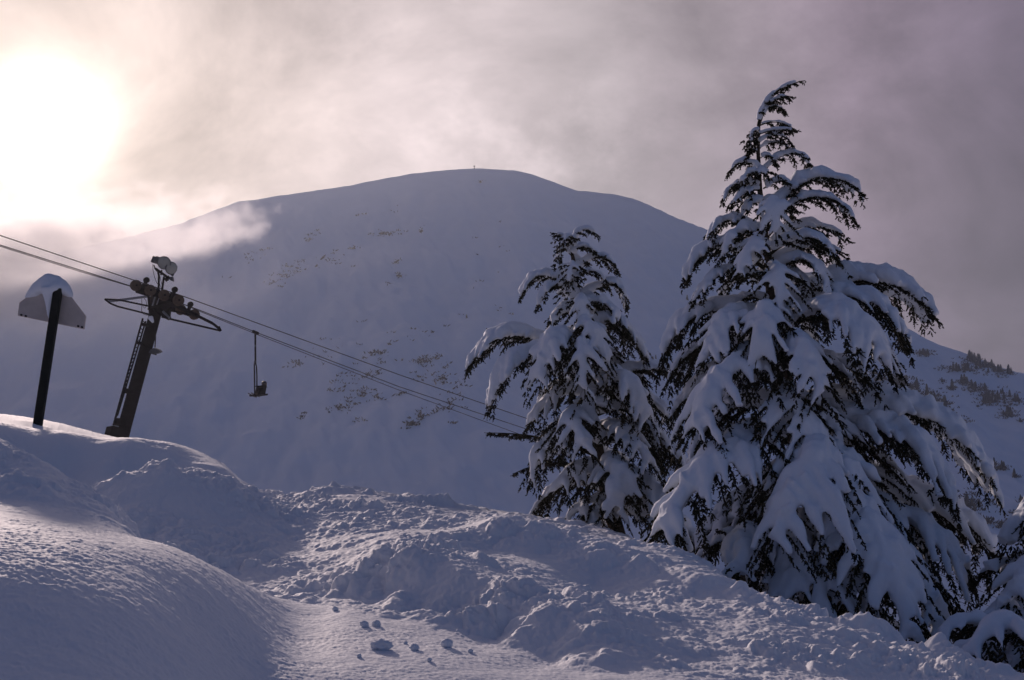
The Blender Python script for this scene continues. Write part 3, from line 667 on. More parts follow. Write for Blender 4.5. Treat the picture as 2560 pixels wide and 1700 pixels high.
edge_trunk = [(2490,1560,.16,0),(2480,1400,.13,0),(2460,1200,.09,0),(2440,1060,.05,0),(2430,1000,.02,0)]
edge_boughs = [((2470,1280),(2400,1190),(2305,1285),0,-.2,dict(w=.6,sr=.16)), ((2475,1320),(2340,1300),(2262,1322),0,-.2,dict(w=.5,sr=.13)), ((2475,1330),(2400,1290),(2320,1400),-.7,-1.2,dict(w=.6,sr=.14)),
 ((2480,1380),(2400,1360),(2330,1440),-.3,-.5,dict(w=.6)), ((2470,1250),(2430,1160),(2370,1240),-.5,-.9,dict(w=.5,sr=.14))]
conifer('conifer_tree', 'snowy conifer cut off by the right edge of the photo', 'tree', 15.5, edge_trunk, edge_boughs, [(1100,.5),(1160,.7),(1220,.9),(1280,1.0),(1340,1.1),(1400,1.2),(1450,1.2)], rb, 'snow covered conifers beside the slope')

# snow buried bush below the right edge tree
low = [((2420,1620),(2230,1435),(2155,1475),.4,.3,dict(w=.55,sr=.13)), ((2430,1620),(2300,1450),(2230,1520),-.4,-.7,dict(w=.55,sr=.13)), ((2440,1620),(2380,1500),(2330,1560),-.2,-.5,dict(w=.5,sr=.15)), ((2430,1620),(2420,1500),(2400,1560),-.6,-.9,dict(w=.5,sr=.15)), ((2430,1620),(2200,1520),(2150,1560),0,0,dict(w=.5,sr=.12)), ((2430,1610),(2290,1420),(2250,1460),.9,1.1,dict(w=.5,sr=.14))]
conifer('snow_buried_bush', 'low conifer bush bowed under a thick snow hump at the bottom right corner', 'bush', 13.6, [(2440,1680,.09,0),(2435,1600,.07,0),(2430,1540,.03,0)], low, [], rb)
# bowed boughs behind the big tree's foot
back = [((1700,1330),(1740,1250),(1790,1290),0,-.2,dict(w=.5,sr=.22)), ((1690,1340),(1720,1290),(1700,1330),-.3,-.5,dict(w=.4,sr=.2)), ((1700,1330),(1690,1240),(1640,1260),.3,.3,dict(w=.4,sr=.14))]
conifer('snow_buried_bush', 'low snow mounded bush in the gap at the foot of the tallest conifer', 'bush', 15.2, [(1720,1400,.07,0),(1715,1350,.05,0),(1710,1310,.02,0)], back, [], rb)

# ------------------------------------------------------------------ far conifers, brush and rocks on the mountain
def fir_mesh():
    st, en, ra = [], [], []
    r_ = random.Random(3)
    st.append((0, 0, 0)); en.append((0, 0, 1.0)); ra.append(0.045)
    for i in range(22):
        h = 0.06 + 0.86 * i / 22; L = 0.30 * (1 - h)**0.8 + 0.02
        for k in range(8):
            a = k * 0.785 + i * 0.5 + r_.uniform(-.3, .3); l = L * r_.uniform(.6, 1.15)
            st.append((0, 0, h + .02)); en.append((math.cos(a) * l, math.sin(a) * l, h - 0.30 * l)); ra.append(0.035)
    V, Fc = fan(np.array(st, float), np.array(en, float), np.array(ra)); return V, Fc
fv, ff = fir_mesh()
proto = None
r2 = random.Random(21)
cl_a = [(270,560,60,40,30),(400,540,35,20,12),(500,580,25,20,6),(600,640,35,25,8),(690,690,25,20,5),(540,735,35,8,6),(740,790,40,12,7),(420,620,20,20,4),(580,355,30,10,5),(900,395,45,15,9),(940,430,60,15,9),
        (800,460,50,12,6),(1040,465,40,15,7),(820,545,22,8,4),(890,580,30,10,5),(960,590,10,12,3),(970,660,30,20,7),(1050,650,50,30,9),(1100,750,22,12,5),(1165,660,15,8,3),(1170,795,5,5,1),(680,535,6,5,1),(740,578,8,5,2),
        (1150,480,40,8,5),(995,1085,6,5,1),(1040,1105,18,5,2),(1117,1158,4,3,1),(1155,1315,5,8,1),(1175,1360,15,8,3),(910,1450,14,8,3),(1010,1475,12,8,3),(1045,1475,8,8,2),(1130,1395,8,8,2),(800,1350,50,35,10),(450,1440,50,25,8),(300,740,40,10,5)]
cl_a = [(a, b, c * 1.15, d * 1.1, int(n * 1.35 + .5)) for a, b, c, d, n in cl_a]
spots = []
def where(px, py):
    if py < 368 and px > 960: return 'along the skyline ridge at the right edge'
    if py > 500: return 'low on the slope near the bottom right'
    if px > 985 and py > 440: return 'in the pair near the right edge'
    if px > 945: return 'among the scattered ones on the upper right slope'
    if py < 362: return 'in the small clump high on the right slope'
    if px < 895 and py < 405: return 'in the dense stand right beside the tallest snowy tree'
    if py < 435: return 'in the slanting belt below the dense stand'
    return 'behind the lower right boughs'
for cx, cy, sx, sy, n in cl_a:
    for k in range(n): spots.append((840 + (cx + r2.gauss(0, .55) * sx) * .1531, 300 + (cy + r2.gauss(0, .55) * sy) * .1531, 'right'))
for q in [(657,359),(661,363),(654,363),(640,378),(690,300),(466,318)]: spots.append((*q, 'mid'))
for px, py, wh in spots:
    p = on_mountain(px, py)
    if p is None: continue
    if proto is None:
        proto = mesh_obj('far_conifer', fv, ff, M_FARTREE, None, False); o = proto
    else:
        o = proto.copy(); COL.objects.link(o)
    dist = p.length; h = dist * r2.uniform(4.0, 9.5) / F
    o.location = p - Vector((0, 0, 0.3)); o.scale = (h * r2.uniform(.8, 1.2), h, h); o.rotation_euler = (0, 0, r2.uniform(0, 6))
    tag(o, 'tiny dark far conifer ' + where(px, py) if wh == 'right' else 'tiny dark conifer on the mountain face, in the gap between the two large snowy trees', 'tree', 'tiny conifers on the mountain')
bl = [(850,340,45,10,40),(1010,330,14,10,10),(505,343,20,10,14),(480,370,16,8,10),(600,450,45,20,24),(688,410,18,8,10),(710,480,8,5,5),(905,470,18,7,9),(915,538,15,6,12),(862,565,14,10,10),(360,540,55,40,40),(400,500,40,25,25),
      (745,740,8,6,4),(1380,680,20,15,10),(1505,810,12,10,8),(800,895,20,8,14),(850,885,12,8,8),(830,930,12,12,10),(1020,930,45,18,45),(1090,910,25,12,14),(1120,950,15,8,8),(1120,1015,16,14,14),(1050,1000,70,20,25),(745,1070,28,22,30),
      (625,1140,24,14,20),(710,1130,35,22,26),(820,1090,10,18,14),(930,1080,25,8,10),(650,1030,70,35,35),(1025,1175,26,14,30),(985,1220,18,12,22),(1150,1130,40,26,35),(1170,1215,12,5,8),(735,1205,24,7,12),(470,1190,5,3,4),(490,1170,8,3,4),
      (440,940,20,14,12),(790,1000,40,14,18),(530,465,60,30,10),(1290,100,4,6,5),(1180,1040,40,18,20),(720,250,40,10,8),(880,230,60,12,8),(220,450,60,40,20),(560,900,90,50,20),(1000,800,200,60,18),(1250,560,160,120,14)]
st, en, ra = [], [], []
for cx, cy, sx, sy, n in bl:
    for k in range(int(n * 1.1)):
        ga_ = r2.gauss(0, .7); gb_ = r2.gauss(0, .8); qx = cx + (ga_ - .35 * gb_) * sx; qy = cy + (gb_ * 1.15 - .25 * ga_) * max(sy, 6)
        if r2.random() > .25 and float(perlin(np.array([qx * .07]), np.array([qy * .07]), 2.2)[0]) < -.05: continue
        p = on_mountain(200 + qx * .2169, 160 + qy * .2169)
        if p is None: continue
        for j in range(r2.choice((1, 2, 4, 6))):
            q = p + Vector((r2.gauss(0, 1.1), r2.gauss(0, 1.1), -0.3)); a = r2.uniform(0, 6.28)
            st.append(tuple(q)); en.append((q.x + math.cos(a) * r2.uniform(.8, 2.6), q.y + math.sin(a), q.z + r2.uniform(.6, 1.8))); ra.append(r2.uniform(.16, .42))
for cx, cy, sx, sy, n in cl_a:
    for k in range(n * 6):
        p = on_mountain(840 + (cx + r2.gauss(0, 1.1) * sx) * .1531, 300 + (cy + r2.gauss(0, 1.1) * sy) * .1531)
        if p is None: continue
        for j in range(6):
            q = p + Vector((r2.gauss(0, 1.1), r2.gauss(0, 1.1), -0.3)); a = r2.uniform(0, 6.28)
            st.append(tuple(q)); en.append((q.x + math.cos(a) * r2.uniform(.6, 2.2), q.y + math.sin(a), q.z + r2.uniform(.6, 2.2))); ra.append(r2.uniform(.16, .42))
V, Fc = fan(np.array(st), np.array(en), np.array(ra))
br = mesh_obj('brush', V, Fc, M_BRUSH, None, False); tag(br, 'brown brush poking through the snow on the mountain face', 'brush', kind='stuff')
def rock(px, py, wpx, hpx, ang, label, seed):
    p = on_mountain(px, py); k = p.length / F
    bm = bmesh.new(); bmesh.ops.create_icosphere(bm, subdivisions=3, radius=1)
    rr_ = random.Random(seed)
    for v in bm.verts:
        n_ = v.co.copy(); s = 1 + 0.55 * float(fbm(np.array([n_.x * 2 + seed]), np.array([n_.y * 2]), np.array([n_.z * 2]), 3)[0]); v.co = n_ * s
        v.co.x *= wpx * k / 2; v.co.z *= hpx * k / 2; v.co.y *= 1.5
    me = bpy.data.meshes.new('rock_outcrop'); bm.to_mesh(me); bm.free(); me.materials.append(M_ROCK)
    o = bpy.data.objects.new('rock_outcrop', me); COL.objects.link(o); o.location = p; o.rotation_euler = (0, -ang, 0)
    tag(o, label, 'rock', 'rock outcrops on the mountain face')
for i, a in enumerate([(318,259,10,1.8,math.radians(52),'long slanted dark rock rib above the chairlift, left of the summit'),(312,267,5,1.5,math.radians(60),'short rock at the lower end of the slanted rock rib'),
    (377,234,6,1.8,math.radians(25),'dark flat rock left in the highest brush strip below the summit'),(394,262,6,1.3,math.radians(30),'thin slanted rock upper of a pair right of the rib'),(397,276,5,1.8,math.radians(-10),'dark rock at the lower right of the rock pair, by a brush spot'),
    (349,249,5,2,0.1,'dark rock just right of and above the slanted rib'),(479.5,182.5,2.5,2.8,0,'single brown rock just under the summit'),(419,232,4,2,.3,'small rock right of the highest brush strip')]): rock(*a, seed=i)
# summit marker
sp_ = on_mountain(473, 169.2)
if sp_ is not None:
    MB().tube([sp_ - Vector((0, 0, 1)), sp_ + Vector((0, 0, 2.2))], [0.35, 0.2], 6).box(sp_ + Vector((0, 0, 2.3)), (0.7, 0, 0), (0, .2, 0), (0, 0, .35)).build('summit_marker', M_ROCK)
    tag(bpy.data.objects['summit_marker'], 'tiny marker post standing on the mountain summit', 'post')

# ------------------------------------------------------------------ sign post
def c1(cx, cy, d): return P(cx / 7.0, 224 + cy / 7.0, d)
DS = 19.2
foot = c1(265, 1400, DS); topv = c1(408, 452, DS)
gzv = gz(foot.x, foot.y)
sg = empty('signpost', (foot.x, foot.y, gzv), 'grey sign board seen from behind on a dark leaning post, capped with snow', 'sign')
ax = (topv - foot).normalized(); sv = Vector((1, 0.12, 0)); sv = (sv - ax * sv.dot(ax)).normalized()
MB().beam(foot - ax * 0.7, topv, 0.138, 0.13, sv).build('post', M_POST, sg, bevel=0.008)
dpt = DS + 0.12
pan = [c1(127, 642, dpt + .0), c1(138, 552, dpt), c1(290, 440, dpt), c1(455, 452, dpt), c1(602, 646, dpt), c1(589, 737, dpt)]
nrm = (pan[5] - pan[0]).cross(pan[1] - pan[0]).normalized()
MB().prism(pan, nrm * 0.022).build('board', M_BOARD, sg, bevel=0.004)
bl_ = MB()
for (a, b) in ((150, 640), (182, 648), (575, 725), (548, 718)):
    c = c1(a, b - 3, dpt - .03); bl_.lathe(c, nrm, [(-.02, .018), (.02, .018)], 8)
bl_.tube([c1(395, 690, dpt - .03), c1(400, 655, dpt - .03)], .02, 6)
bl_.build('bolt', M_STEEL, sg)
cap = MB()
for (a, b, r, dd) in ((345, 388, .14, 0), (385, 395, .13, 0), (312, 412, .14, 0), (280, 440, .14, .02), (250, 465, .12, .02), (222, 487, .09, .03), (198, 505, .06, .03), (420, 425, .14, 0), (450, 450, .12, 0), (475, 472, .09, 0), (494, 492, .06, 0), (350, 430, .17, 0), (400, 445, .15, -.05), (320, 445, .12, .0)):
    cap.sphere(c1(a, b + 6, dpt + dd), r, 14, 9, (1, 1.15, .92))
cap.tube([c1(345, 440, dpt - .12), c1(350, 520, dpt - .09), c1(346, 600, dpt - .07), c1(342, 665, dpt - .06)], [.16, .11, .06, .02], 8)
snow_obj(cap, M_TSNOW, sg, 0.025, name='snow_cap', it=8, lump=0.012)
# ------------------------------------------------------------------ lift tower
DT = 50.0
def c2(cx, cy, d): return P((250 + cx / 7.128) * .4, (620 + cy / 7.128) * .4, d)
RA0 = P(164, 291, 48.7); RC = P(255.5, 332.5, 53.0)
rdir = (P(255.5, 333, 53.0) - P(164, 295, 50.0)).normalized()
hor = Vector((rdir.x, rdir.y, 0)).normalized(); ay = Vector((-hor.y, hor.x, 0)); az = rdir.cross(ay) * -1
if az.z < 0: az = -az
bot = c1(850, 1500, DT); top = c1(1098, 590, DT); 
tw_z = gz(bot.x, bot.y)
tw = empty('chairlift_tower', (bot.x, bot.y, tw_z), 'dark leaning steel chairlift tower with rope wheels, ladder and floodlights', 'lift tower')
tax = (top - bot).normalized()
MB().tube([bot - tax * 1.5, bot + (top - bot) * .5, top], [.31, .29, .27], 20).build('mast', M_STEEL, tw, True)
side = Vector((1, 0, 0)); side = (side - tax * side.dot(tax)).normalized()
# base box beside the mast
bx = c1(822, 1462, DT - .1)
MB().box(bx, side * .43, ay * .4, tax * .22).box(bx - tax * .28, side * .5, ay * .45, tax * .06).build('footing_box', M_STEEL, tw, bevel=.02)
snow_obj(MB().tube([bx - side * .35 + tax * .26, bx + side * .0 + tax * .33, bx + side * .3 + tax * .25], [.13, .18, .1], 8), M_TSNOW, tw, .04, name='snow_patch', it=5)
# ladder
lad = MB()
l0a, l1a = c1(793, 1410, DT - .3), c1(1000, 660, DT - .3); l0b, l1b = c1(822, 1340, DT - .1), c1(1020, 680, DT - .1)
lad.beam(l0a, l1a, .07, .05, side); lad.beam(l0b, l1b, .06, .05, side)
for k in range(27):
    t = .02 + .96 * k / 26; lad.tube([l0a.lerp(l1a, t), l0b.lerp(l1b, t)], .022, 5)
lad.build('ladder', M_STEEL, tw)
for cy_, w_ in ((700, 60), (830, 60), (1165, 50), (1395, 40)):
    t = (1410 - cy_) / 750; p = l0a.lerp(l1a, t); MB().beam(p, p + side * .5, .09, .14, ay).build('ladder_bracket', M_STEEL, tw)
MB().tube([c1(822, 1400, DT - .35), c1(822, 1360, DT - .35)], .12, 10).tube([c1(875, 1185, DT - .4), c1(885, 1150, DT - .4)], .12, 8).build('junction_box', M_STEEL, tw)
# cross arm and saddle
arm_c = c2(1150, 985, DT)
MB().beam(arm_c - ay * 1.55, arm_c + ay * 1.55, .30, .34, tax).build('cross_arm', M_STEEL, tw, bevel=.02)
sd_m = MB()
sd_m.box(c2(1120, 930, DT), rdir * .42, ay * .3, az * .2).box(c2(1180, 1010, DT), rdir * .30, ay * .9, az * .12).beam(c2(985, 1090, DT - .4), c2(1240, 1250, DT - .6), .17, .17, ay)
sd_m.beam(c2(1240, 1060, DT + .8), c2(1220, 1240, DT + .7), .14, .14, ay)
sd_m.tube([c2(1170, 1150, DT - .5), c2(1240, 1090, DT - .2), c2(1320, 1040, DT + .4)], .06, 6)
sd_m.build('saddle', M_STEEL, tw)
# wheels
def sheave(c, r, par):
    MB().lathe(c, ay, [(-.07, r * .94), (-.07, r * 1.0), (-.02, r * .96), (.02, r * .96), (.07, r * 1.0), (.07, r * .94)], 28).build('rim', M_RUBBER, par, True)
def train(cs, r, name, dep):
    for q in cs:
        c = c2(q[0], q[1], dep)
        o = MB().lathe(c, ay, [(-.045, r * .20), (-.04, r * .22), (-.04, r * .50), (-.055, r * .53), (-.055, r * .80), (-.05, r * .93), (.05, r * .93), (.05, r * .2)], 28).build('sheave', M_SHEAVE, tw, True)
        MB().lathe(c, ay, [(-.075, r * .90), (-.075, r * 1.0), (-.015, r * .95), (.015, r * .95), (.075, r * 1.0), (.075, r * .90)], 28).build('tyre', M_RUBBER, o, True)
        MB().lathe(c, ay, [(-.12, r * .16), (-.10, r * .2), (.10, r * .2)], 12).build('hub', M_STEEL, o, True)
train([(640, 668), (895, 755), (1143, 842), (1398, 932)], .25, 'near', 48.75)
train([(960, 935), (1195, 1010), (1440, 1100), (1680, 1185)], .25, 'far', 51.3)
bm_ = MB()
for dep, a, b in ((48.95, (600, 700), (1400, 985)), (51.5, (930, 960), (1700, 1230))):
    bm_.beam(c2(*a, dep), c2(*b, dep), .10, .14, ay)
bm_.beam(c2(740, 680, 48.9), c2(860, 720, 48.9), .1, .28, ay).beam(c2(1240, 830, 48.9), c2(1360, 880, 48.9), .1, .28, ay).beam(c2(640, 770, 48.95), c2(850, 835, 48.95), .08, .12, ay)
bm_.beam(c2(1000, 770, 49.1), c2(1060, 790, 49.1), .3, .2, ay)
bm_.build('rocker_beam', M_STEEL, tw)
for (a, b, dep) in ((828, 572, 48.75), (1332, 742, 48.75), (1612, 1005, 51.2), (1080, 905, 51.3)):
    c = c2(a, b, dep)
    st_ = MB().beam(c - az * .02, c - az * .42, .10, .14, ay).build('roller_stand', M_STEEL, tw)
    MB().lathe(c, ay, [(-.05, .02), (-.05, .06), (-.02, .075), (-.02, .105), (-.06, .13), (.06, .13), (.06, .02)], 20).build('roller', M_STEEL, st_, True)
# rope catching frames
fr = MB()
fr.tube([c2(85, 912, DT - 1.5), c2(340, 925, DT - 1.4), c2(870, 1035, DT - 1.2), c2(1000, 1060, DT - .9)], .04, 8)
fr.tube([c2(85, 912, DT - 1.5), c2(180, 985, DT - 1.45), c2(310, 1040, DT - 1.4), c2(870, 1180, DT - 1.2)], .04, 8)
fr.tube([c2(1100, 1225, DT - .6), c2(1240, 1262, DT - .6), c2(2150, 1475, DT - .3)], .045, 8)
fr.tube([c2(1160, 1100, DT + .6), c2(1380, 1140, DT + .6), c2(1620, 1195, DT + .6)], .04, 8)
fr.beam(c2(845, 640, DT - 1.35), c2(895, 1210, DT - 1.25), .09, .07, rdir)
fr.build('catwalk_frame', M_STEEL, tw, True)
fr2 = MB(); fr2.beam(c2(150, 955, DT - 1.2), c2(850, 862, DT - .9), .12, .10, ay)
fr2.build('catwalk_frame', M_GALV, tw, bevel=.01)
fr2 = MB(); fr2.beam(c2(1280, 990, DT + .3), c2(1740, 1210, DT - .1), .17, .15, ay).beam(c2(1740, 1210, DT - .1), c2(2010, 1345, DT - .2), .12, .10, ay).beam(c2(2010, 1345, DT - .2), c2(2140, 1450, DT - .3), .10, .09, ay).beam(c2(2110, 1400, DT - .3), c2(2150, 1480, DT - .3), .1, .1, ay)
fr2.build('catwalk_frame', M_STEEL, tw, bevel=.01)
for a_, b_, d_, w_ in (((990, 850), (930, 1040), .8, .05), ((1060, 870), (1010, 1010), .8, .04), ((1230, 940), (1290, 1010), .4, .06), ((1120, 1130), (1240, 1250), .62, .08)):
    MB().beam(c2(*a_, DT - d_), c2(*b_, DT - d_ - .05), w_, w_, ay).build('brace', M_GALV, tw)
wr = MB()
for pts in ([(745, 890), (745, 1000), (742, 1120), (780, 1185), (870, 1200)], [(780, 890), (820, 940), (835, 1020), (800, 1075), (760, 1040)], [(940, 290), (945, 400), (975, 530), (1010, 620), (1030, 640)], [(1045, 400), (1070, 520), (1100, 640), (1120, 700)], [(1050, 600), (1090, 720)]):
    wr.tube([c2(a, b, DT - .9) for a, b in pts], .012, 5)
wr.build('wiring', M_STEEL, tw, True)
# floodlight poles
pl = MB(); pl.tube([c2(1040, 900, DT - .2), c2(1050, 500, DT - .2), c2(1035, 420, DT - .2), c2(985, 360, DT - .2)], .05, 8)
pl.tube([c2(1105, 760, DT), c2(1140, 510, DT)], .05, 8); pl.beam(c2(1000, 375, DT - .1), c2(1230, 540, DT - .1), .10, .08, ay); pl.tube([c2(960, 300, DT), c2(980, 370, DT)], .03, 6)
pl.tube([c2(1085, 480, DT), c2(1100, 390, DT)], .04, 6)
pl.build('light_pole', M_STEEL, tw, True)
def flood(cx, cy, r, axis, dep, deep=.26):
    axis = Vector(axis).normalized(); c = c2(cx, cy, dep)
    h = MB().lathe(c, axis, [(0, r), (-.03, r * 1.04), (-.08, r * .98), (-deep * .7, r * .62), (-deep, r * .42), (-deep - .12, r * .40), (-deep - .13, r * .3)], 26).build('floodlight', M_LAMPBODY, tw, True)
    MB().lathe(c + axis * .006, axis, [(0, r * .93), (.02, r * .9), (.04, r * .5), (.045, .01)], 26).build('lens', M_GLASS, h, True)
flood(1140, 265, .30, (.10, -1, -.30), DT - .3); flood(1275, 360, .29, (.80, -.75, -.30), DT - .1); flood(1010, 215, .17, (-.9, .5, -.15), DT - .1)
MB().box(c2(985, 215, DT), Vector((.12, .03, -.03)), (0, .12, 0), Vector((.05, 0, .14))).build('ballast_box', M_LAMPBODY, tw, bevel=.01)
MB().prism([c2(1200, 530, DT), c2(1300, 515, DT), c2(1312, 595, DT), c2(1255, 575, DT)], (0, .1, 0)).prism([c2(1340, 310, DT + .1), c2(1382, 328, DT + .1), c2(1300, 510, DT + .1), c2(1255, 480, DT + .1)], (0, .02, 0)).build('light_shield', M_LAMPBODY, tw)
MB().beam(c2(1150, 560, DT), c2(1230, 500, DT), .08, .08, ay).tube([c2(1170, 590, DT), c2(1220, 555, DT)], .05, 8).build('light_bracket', M_STEEL, tw)
# small lamp half way up
ml = MB(); ml.tube([c1(1085, 720, DT - .5), c1(1088, 800, DT - .5), c1(1085, 865, DT - .5)], .03, 6).beam(c1(1000, 830, DT - .5), c1(1080, 900, DT - .5), .07, .1, ay).tube([c1(1000, 835, DT - .45), c1(1060, 855, DT - .45)], .06, 6)
ml.tube([c1(1060, 905, DT - .5), c1(1095, 915, DT - .5)], .03, 6).build('lamp_bracket', M_STEEL, tw)
MB().prism([c1(1058, 880, DT - .5), c1(1085, 868, DT - .5), c1(1118, 880, DT - .5), c1(1132, 895, DT - .5), c1(1112, 905, DT - .5), c1(1080, 912, DT - .5), c1(1048, 902, DT - .5)], (0, .16, .02)).build('lamp', M_LAMPBODY, tw, bevel=.01)
snow_obj(MB().tube([c2(875, 1230, DT - .6), c2(905, 1245, DT - .6), c2(950, 1330, DT - .6)], [.10, .13, .05], 8), M_TSNOW, tw, .03, name='snow_patch', it=4)

# ------------------------------------------------------------------ ropes
def rope(pts, label, r=.021):
    out = []
    for (a, da), (b, db) in zip(pts[:-1], pts[1:]):
        p0 = P(*a, da); p1 = P(*b, db); L = (p1 - p0).length; sag = 0.0006 * L * L * .0
        for k in range(12): t = k / 12; out.append(p0.lerp(p1, t) - Vector((0, 0, sag * 4 * t * (1 - t))))
    out.append(P(*pts[-1][0], pts[-1][1]))
    o = MB().tube(out, r, 6).build('lift_cable', M_ROPE, None, True); o['label'] = label; o['category'] = 'cable'; o['group'] = 'cables of the chairlift'
# lateral positions follow one straight line down the hill; depth from it
bx0 = P(164, 295, 50.0); sl = Vector((rdir.x, rdir.y)).normalized()
def dep(px, off):
    u = (px - 512) / F; o = bx0 + ay * off
    # point on line o + s*sl with x/y = u
    s = (u * o.y - o.x) / (sl.x - u * sl.y); return o.y + s * sl.y
def rp(L, off): return [((a, b), dep(a, off)) for a, b in L]
rope(rp([(-60, 215.5), (0, 235.4), (131, 279.2), (184, 296.5), (256, 322.6), (400, 375), (540, 423), (700, 480), (961, 583), (1100, 640)], -1.28), 'uppermost lift cable, running over the near row of tower wheels')
rope(rp([(-60, 226.5), (0, 245), (150, 292), (200, 310.3), (256, 332.3), (400, 387), (540, 433.5), (700, 495), (961, 595), (1100, 650)], 1.28), 'middle lift cable, the one the occupied chair hangs from')
rope(rp([(-60, 225.5), (0, 246.2), (80, 271.5), (165, 296.5), (200, 311.4), (256, 334.0), (400, 390.5), (527, 437), (700, 503), (961, 602), (1100, 660)], 0.3), 'lowest and thinnest lift cable, splitting off below the middle one past the chair', .017)

# ------------------------------------------------------------------ chair with rider
DC = dep(255.5, 1.28)
def c3(cx, cy, d=0.0): return P((560 + cx / 7.125) * .4, (800 + cy / 7.125) * .4, DC + d)
ch = empty('lift_chair', c3(560, 215), 'lift chair hanging from the cable on a long rod with one rider', 'lift chair')
MB().tube([c3(558, 205), c3(558, 450), c3(560, 730)], [.05, .045, .045], 8).box(c3(560, 222), rdir * .17, ay * .05, az * .07).build('hanger', M_STEEL, ch, True)
MB().tube([c3(556, 735), c3(540, 800, -.45), c3(543, 1000, -.5), c3(547, 1320, -.5), c3(580, 1365, -.4)], .033, 8).tube([c3(556, 735), c3(578, 830, .4), c3(586, 1000, .5), c3(586, 1300, .5)], .033, 8).build('bail', M_STEEL, ch, True)
MB().tube([c3(556, 728), c3(556, 760)], .06, 8).build('joint', M_GALV, ch, True)
MB().beam(c3(550, 1180, -.5), c3(640, 1175, -.5), .04, .04, ay).beam(c3(590, 1220, .5), c3(640, 1215, .5), .04, .04, ay).tube([c3(640, 1175, -.5), c3(640, 1215, .5)], .02, 6).build('arm_rest', M_STEEL, ch)
MB().box(c3(615, 1338), rdir * .26 + Vector((0, 0, .08)), ay * .52, Vector((0, 0, .04))).build('seat', M_SEAT, ch, bevel=.015)
MB().box(c3(655, 1245), rdir * .03, ay * .52, Vector((.03, 0, .22))).build('backrest', M_SEAT, ch, bevel=.01)
snow_obj(MB().tube([c3(556, 455), c3(556, 470)], [.055, .055], 8), M_TSNOW, ch, .02, name='snow_patch', it=2)
# rider: one skinned body, seated facing up the hill, leaning back and looking over the shoulder
me = bpy.data.meshes.new('person')
hl, kn, ft = (660, 1320), (575, 1318), (560, 1350)
J = [c3(668, 1325), c3(672, 1270), c3(682, 1215), c3(692, 1185), c3(703, 1172), c3(712, 1158), c3(718, 1138)]
Rr = [.135, .125, .145, .12, .055, .075, .085]
E = [(i, i + 1) for i in range(6)]
def add(chain, start, rads):
    p = start
    for q, r in zip(chain, rads): J.append(q); Rr.append(r); E.append((p, len(J) - 1)); p = len(J) - 1
for s in (-1, 1):
    o_ = ay * .12 * s
    add([c3(640, 1330) + o_, c3(575, 1322) + o_ * 1.3, c3(562, 1350) + o_ * 1.3, c3(545, 1352) + o_ * 1.3], 0, [.095, .075, .055, .045])
    o_ = ay * .24 * s
    add([c3(690, 1190) + o_ * .8, c3(668, 1250) + o_ * 1.1, c3(635, 1235) + o_, c3(625, 1222) + o_], 3, [.075, .058, .042, .035])
me.from_pydata([tuple(p) for p in J], E, []); person = bpy.data.objects.new('person', me); COL.objects.link(person)
tag(person, 'person in dark clothing and helmet sitting on the hanging lift chair', 'person')
sk_ = person.modifiers.new('skin', 'SKIN')
for i, v in enumerate(me.skin_vertices[0].data): v.radius = (Rr[i], Rr[i]); v.use_root = (i == 0)
ss = person.modifiers.new('sub', 'SUBSURF'); ss.levels = 2; ss.render_levels = 2
me.materials.append(M_JACKET); pending.append((person, None))
hc = c3(716, 1140)
MB().sphere(hc + Vector((0, 0, .03)), .135, 16, 10, (1, 1.05, .95)).build('helmet', M_HELMET, person, True)
MB().sphere(c3(735, 1150), .085, 12, 8, (.9, 1, 1)).build('face', M_SKIN, person, True)
MB().sphere(c3(748, 1142), .06, 12, 8, (.7, 1.3, .6)).build('goggles', M_STEEL, person, True)
MB().prism([c3(745, 1170), c3(768, 1192), c3(760, 1200), c3(735, 1190)], (0, .06, 0)).build('collar', M_JACKET, person)
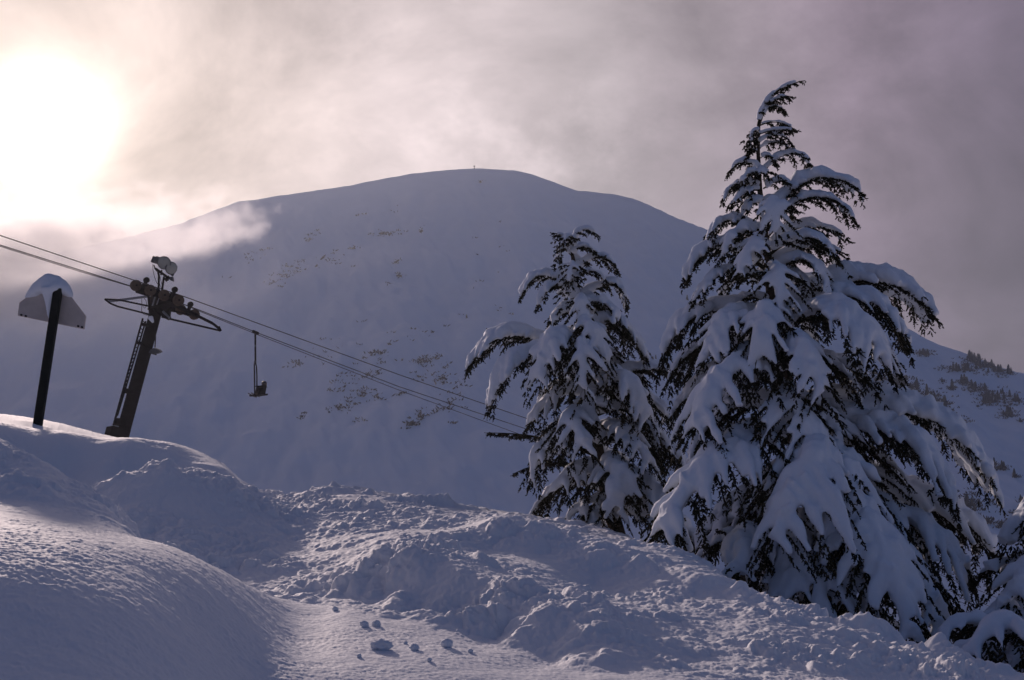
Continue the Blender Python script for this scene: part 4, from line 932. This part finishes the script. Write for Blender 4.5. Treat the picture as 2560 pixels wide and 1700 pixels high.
for s, lab in ((-1, 'near ski of the chairlift rider'), (1, 'far ski of the chairlift rider, behind the other ski')):
    o_ = ay * .16 * s
    pts = [c3(455, 1303) + o_, c3(475, 1312) + o_, c3(520, 1335) + o_, c3(560, 1358) + o_, c3(605, 1372) + o_]
    m = MB()
    for a, b in zip(pts[:-1], pts[1:]): m.beam(a, b + (b - a) * .04, .10, .03, ay)
    o = m.build('ski', M_SKI, None); tag(o, lab, 'ski', 'skis of the chairlift rider')

# ------------------------------------------------------------------ loose snow chunks
chunks = [(880,1490,.046,'loose crumbly snow chunk, the broad one left of two round snowballs'),(955,1491,.030,'small round snowball between the broad chunk and the big snowball'),(1030,1485,.042,'big round snowball lying alone on the smooth snow, largest of the loose ones'),
          (840,1437,.030,'dark sided snow chunk, left one of the pair above the loose snowballs'),(868,1436,.032,'snow chunk, right one of the pair above the loose snowballs'),(828,1508,.016,'tiny snow crumb at the lower left of the broad chunk'),(990,1517,.016,'tiny snow crumb below the big snowball'),(1085,1497,.018,'small snow crumb right of the big snowball'),(773,1400,.022,'small snow crumb up slope at the far left of the loose chunks'),(935,1478,.014,'tiny snow crumb just above the small round snowball')]
def on_ground(px, py):
    r = ray(px, py); ds = np.exp(np.linspace(math.log(3.2), math.log(22), 900)); k = ds / r.y
    x = r.x * k; y = ds; z = r.z * k; zz = base_z(x, y); zz = zz + detail_z(x, y, zz)
    h = np.where(z <= zz)[0]
    if len(h) == 0: return None
    i = h[0]; return Vector((x[i], y[i], zz[i]))
for i, (a, b, r, lab) in enumerate(chunks):
    p = on_ground(a * K2, (b + 8) * K2)
    if p is None: continue
    bm = bmesh.new(); bmesh.ops.create_icosphere(bm, subdivisions=4, radius=1)
    for v in bm.verts:
        c = v.co.copy(); q = (np.array([c.x * 1.7 + i * 5]), np.array([c.y * 1.7]), np.array([c.z * 1.7]))
        v.co = c * (1 + (.16 if i == 2 else .45) * float(fbm(*q, 4, .6)[0])) * r; v.co.z *= .85; v.co.x *= (1.5 if i == 0 else 1.05)
    me = bpy.data.meshes.new('snow_chunk'); bm.to_mesh(me); bm.free(); me.materials.append(M_TSNOW); me.polygons.foreach_set('use_smooth', [True] * len(me.polygons))
    o = bpy.data.objects.new('snow_chunk', me); COL.objects.link(o); o.location = p + Vector((0, 0, r * .55)); tag(o, lab, 'snow chunk', 'loose snow chunks on the smooth snow')

resolve()
